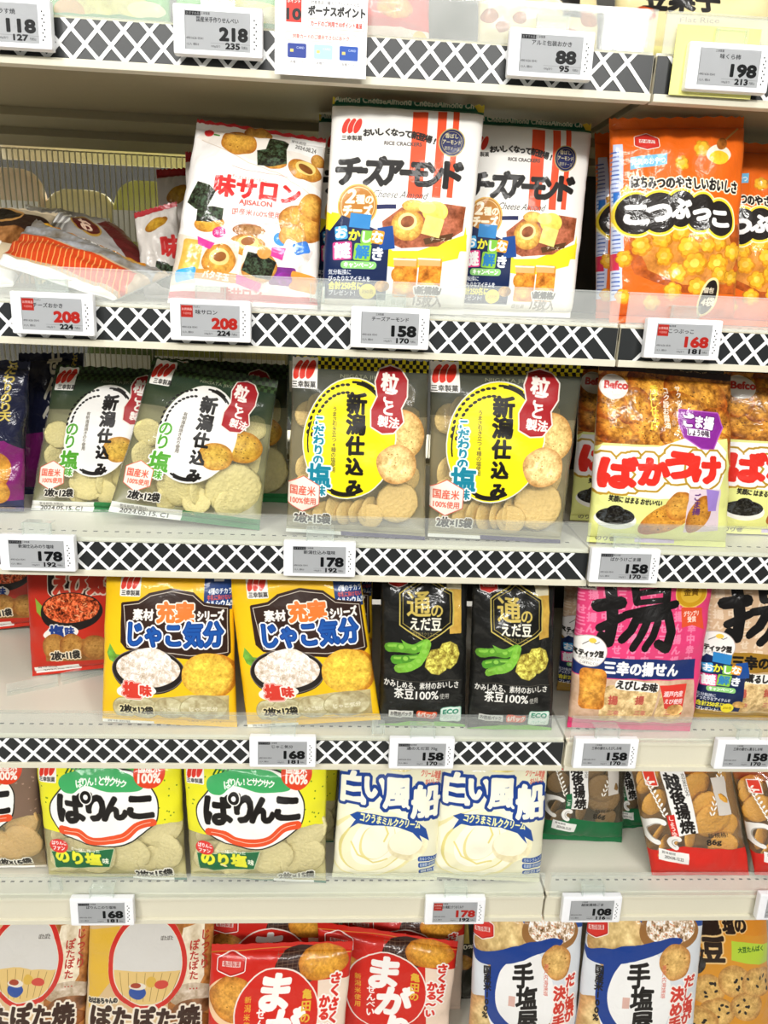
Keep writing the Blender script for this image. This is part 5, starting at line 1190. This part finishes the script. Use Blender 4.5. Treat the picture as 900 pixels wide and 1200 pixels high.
# loose clear plastic pieces on the shelves
for px0, px1, rw, l in (((8, 812), (70, 800), 3, 'front'), ((72, 799), (124, 786), 3, 'rear')):
    a = on_z(px0[0], px0[1], ST[rw]); b = on_z(px1[0], px1[1], ST[rw]); L = float(np.hypot(*(b-a)[:2])); th = math.atan2(b[1]-a[1], b[0]-a[0])
    o = boxes('shelf_divider', [(0, L-.002, 0, .0015, 0, .013), (0, L-.002, -.010, 0, 0, .0012)], M_CLIP, loc=(a[0], a[1], ST[rw]+ZO+.0005)); o.rotation_euler.z = th
    tag(o, 'clear plastic divider lying before the red shrimp bag, %s piece' % l, 'divider', 'clear dividers on the fourth shelf')
for px, py, rw, l in ((372, 343, 1, 'between the white variety bag and the cheese almond bags'), (443, 852, 3, 'beside the yellow small fish bags'), (66, 1036, 4, 'under the left yellow and green bag')):
    p = on_y(px, py, -.0055)
    o = boxes('clear_clip', [(-.008, .008, 0, .0016, -.010, .010), (-.008, -.0065, -.006, 0, -.010, .010), (.0065, .008, -.006, 0, -.010, .010)], M_CLIP, loc=(p[0], -.0058, p[2]+ZO)); tag(o, 'empty clear clip on the guard '+l, 'clip', 'empty tag clips')

# ------------------------------------------------------------------ price tags and cards
def tag_image(name, nm, price, tax, red, maker='三幸製菓'):
    q = [(0, 0), (66, 0), (66, 38), (0, 38)]
    d = Design('tag_'+name, q, '#cdcfd1', ss=6)
    if red == 2:
        d.box(7.5, 8.5, 13, 14, '#cf3a30'); d.text('お買得品', 7.5, 6, 3.2, '#f4ded8', w=11, b=.2); d.text('今週特価', 7.5, 11, 2.8, '#f4ded8', w=9)
        d.text(maker, 18, 3, 2.8, '#3a3c40', w=8); d.text(nm, 29, 9, 6, '#303236', w=min(32, 6*len(nm)), b=.15)
    else:
        if red == 0: d.box(8.5, 3, 15, 4.2, '#202124'); d.text('おすすめ品', 8.5, 3, 3.4, '#c9cbcd', w=13)
        d.text(maker, 21, 2.6, 3, '#3a3c40', w=9); d.text(nm, 33, 8.5 if red == 0 else 8, 5.6, '#303236', w=min(42, 5.6*len(nm)), b=.15)
    d.text(price, 49, 21.5, 17, '#cf3128' if red == 2 else '#191a1c', w=27 if len(price) == 3 else 20, b=1.9)
    d.text(tax, 48, 33, 8, '#191a1c', w=14 if len(tax) == 3 else 10, b=.8); d.text('円(税込)', 60, 34, 3, '#303236', w=6)
    d.text('4901626 0541', 10, 27, 3.2, '#3d3f43', w=17); d.text('12入 棚03', 8, 33, 2.8, '#4a4c50', w=12); d.text('100g当り', 31, 34, 2.6, '#4a4c50', w=9)
    d.line([(26, 31), (66, 31)], .25, '#8a8c90'); d.box(.6, 19, .5, 38, '#9fa1a4')
    return d
def screen_mat(d):
    m = d.material(rough=.25, coat=.0, bump=0.0); return m
def price_tag(row, px, py, nm, price, tax, red, label, roll=0.0, width=.0845, maker='三幸製菓', seed=0, y=-.0165):
    p = on_y(px, py, y); W, H, T = width, .0430, .0105
    ctr = Vector((p[0]+W/2, y+T/2, p[2]+ZO))
    r = empty('price_tag', ctr); tag(r, label, 'price tag', 'electronic shelf price tags')
    bm = bmesh.new(); add_box(bm, -W/2, W/2, -T/2, T/2, -H/2, H/2, bev=.0022)
    bm_obj('case', bm, M_TAG, r)
    d = tag_image('%d_%d' % (row, int(px)), nm, price, tax, red, maker); m = screen_mat(d)
    bm = bmesh.new(); uvl = bm.loops.layers.uv.new('UVMap')
    x0, x1, z0, z1 = -W/2+.011, W/2-.0115, -H/2+.0045, H/2-.0055; yy = -T/2-.0004
    vs_ = [bm.verts.new(c) for c in ((x0, yy, z0), (x1, yy, z0), (x1, yy, z1), (x0, yy, z1))]; f_ = bm.faces.new(vs_)
    for l, uv in zip(f_.loops, ((0, 0), (1, 0), (1, 1), (0, 1))): l[uvl].uv = uv
    bmesh.ops.solidify(bm, geom=[f_], thickness=.0006)
    bm_obj('screen', bm, m, r)
    boxes('side_marks', [(W/2-.0085+(.0018 if k % 2 else 0), W/2-.0072+(.0018 if k % 2 else 0), -T/2-.0002, -T/2, -H/2+.007+k*.0030, -H/2+.0085+k*.0030) for k in range(9)], M_SLOT, r)
    o = boxes('clear_clip', [(-.016, .016, -.0005, .0013, H/2-.004, H/2+.014), (-.016, -.0145, -.0040, .0013, H/2+.0005, H/2+.014), (.0145, .016, -.0040, .0013, H/2+.0005, H/2+.014), (-.016, .016, -.0005, .013+y*0+.0012, H/2+.0128, H/2+.0140)], M_CLIP, r); tag(o, 'clear plastic clip above the tag')
    r.rotation_euler = (math.radians(-3), math.radians(roll), 0)
    return r
price_tag(0, -49, 22, 'ダラす焼', '118', '127', 0, 'white tag reading 118, cut off at the top left corner', roll=0)
price_tag(0, 202.5, 33, '国産米手作りせんべい', '218', '235', 0, 'white tag reading 218, left of the white point card')
price_tag(0, 596, 60, 'アルミ包装おかき', '88', '95', 0, 'white tag reading 88 on the top shelf')
price_tag(0, 806, 76, '味くら柿', '198', '213', 1, 'pale tag reading 198 at the top right corner')
price_tag(1, 12.5, 366, 'チーズおかき', '208', '224', 2, 'tag with red 208 below the lying bags, leftmost of its rail', maker='ブルボン')
price_tag(1, 199, 374, '味サロン', '208', '224', 2, 'tag with red 208 below the white variety bag', maker='ブルボン')
price_tag(1, 411, 383, 'チーズアーモンド', '158', '170', 1, 'white tag reading 158 below the cheese almond bags')
price_tag(1, 757, 396, 'こつぶっこ', '168', '181', 2, 'tag with red 168 below the orange honey puff bags', maker='亀田製菓')
price_tag(2, -1, 648, '新潟仕込みのり塩味', '178', '192', 0, 'white tag reading 178 below the green clear bags, at the left edge')
price_tag(2, 332, 655, '新潟仕込み塩味', '178', '192', 0, 'white tag reading 178 below the left yellow oval bag')
price_tag(2, 692, 663, 'ばかうけごま揚', '158', '170', 0, 'white tag reading 158 below the brown and lime bags', maker='栗山米菓')
price_tag(3, 292, 882, 'じゃこ気分', '168', '181', 0, 'white tag reading 168 below the yellow small fish bags')
price_tag(3, 456, 884, '通のえだ豆 70g', '158', '170', 0, 'white tag reading 158 below the black edamame bags', maker='亀田製菓')
price_tag(3, 673, 884, '三幸の揚せんえびしお味', '158', '170', 1, 'white tag reading 158 below the pink fried cracker bag')
price_tag(3, 839, 885, '三幸の揚せん薫るしお味', '158', '170', 1, 'white tag reading 158 at the right edge below the gold bag')
price_tag(4, 82, 1070, 'ぱりんこのり塩味', '168', '181', 0, 'white tag reading 168 below the yellow and green bags')
price_tag(4, 498, 1069, '白い風船コクうまミルク', '178', '192', 2, 'tag with red 178 below the cream wafer bags')
price_tag(4, 659, 1067, '越後揚焼ごま', '108', '116', 1, 'white tag reading 108 below the clear fried cracker bags')
price_tag(4, 889, 1064, '越後揚焼', '108', '116', 1, 'white tag cut off at the right edge, fifth shelf rail')

q_pc = [(0, 0), (108, 0), (108, 80), (0, 80)]
d = Design('point_card', q_pc, '#f4f3f3', ss=5)
d.box(22, 18, 18, 22, '#d8392f'); d.text('10', 22, 21, 14, '#222222', w=16, b=1.6); d.box(22, 9, 18, 5, '#d8392f'); d.text('ポイント', 22, 9, 4, '#fbeeea', w=15, b=.3)
d.text('対象商品ご購入でさらにもらえる', 70, 9, 4, '#3a3a3a', w=56); d.text('ボーナスポイント', 72, 17, 10, '#262626', w=66, b=1.1)
d.box(72, 29, 66, 9, '#fbeeec', rad=3, o=((.5, '#e28a80'),)); d.text('カードのご利用で10ポイント進呈', 72, 29, 5.5, '#d0453a', w=60, b=.4)
d.box(54, 42, 84, 8, '#f8e4e0', rad=4, o=((.4, '#e28a80'),)); d.text('対象カードのご提示でさらにおトク', 54, 42, 4.5, '#c9554c', w=66, b=.2)
for x, c in ((26, '#2a3f8f'), (57, '#a9cdf0'), (87, '#2450a8')): d.box(x, 56, 22, 14, c, rad=1.5); d.box(x-6, 56, 4, 3, '#d9c070'); d.text('CARD', x+4, 53, 3, '#dfe6f4', w=9)
for x in (26, 57, 87): d.text('各種カード', x, 67, 3.2, '#555555', w=16)
m_pc = d.material(rough=.3, bump=0)
p = on_y(322, 38, -.012); p2 = on_y(430, 44, -.012); Wc = p2[0]-p[0]; Hc = .071
bm = bmesh.new(); uvl = bm.loops.layers.uv.new('UVMap'); add_box(bm, 0, Wc, 0, .0008, -Hc/2, Hc/2)
bm.faces.ensure_lookup_table()
for f_ in bm.faces:
    for l in f_.loops: l[uvl].uv = (l.vert.co.x/Wc, (l.vert.co.z+Hc/2)/Hc)
o = bm_obj('point_card', bm, m_pc, loc=Vector((p[0], -.012, p[2]+ZO))); o.rotation_euler.x = math.radians(-2)
tag(o, 'white card with a red 10 and three small bank cards, on the top shelf rail', 'sign')
p = on_y(795, 28, -.008)
o = boxes('yellow_card', [(0, .085, 0, .0008, -.062, 0)], pmat('pale_yellow_card', '#ece98a', .5), loc=Vector((p[0], -.008, p[2]+ZO))); tag(o, 'pale yellow card behind the 198 tag at the top right', 'card')
bpy.data.objects.remove(_fo); bpy.data.curves.remove(_fc)
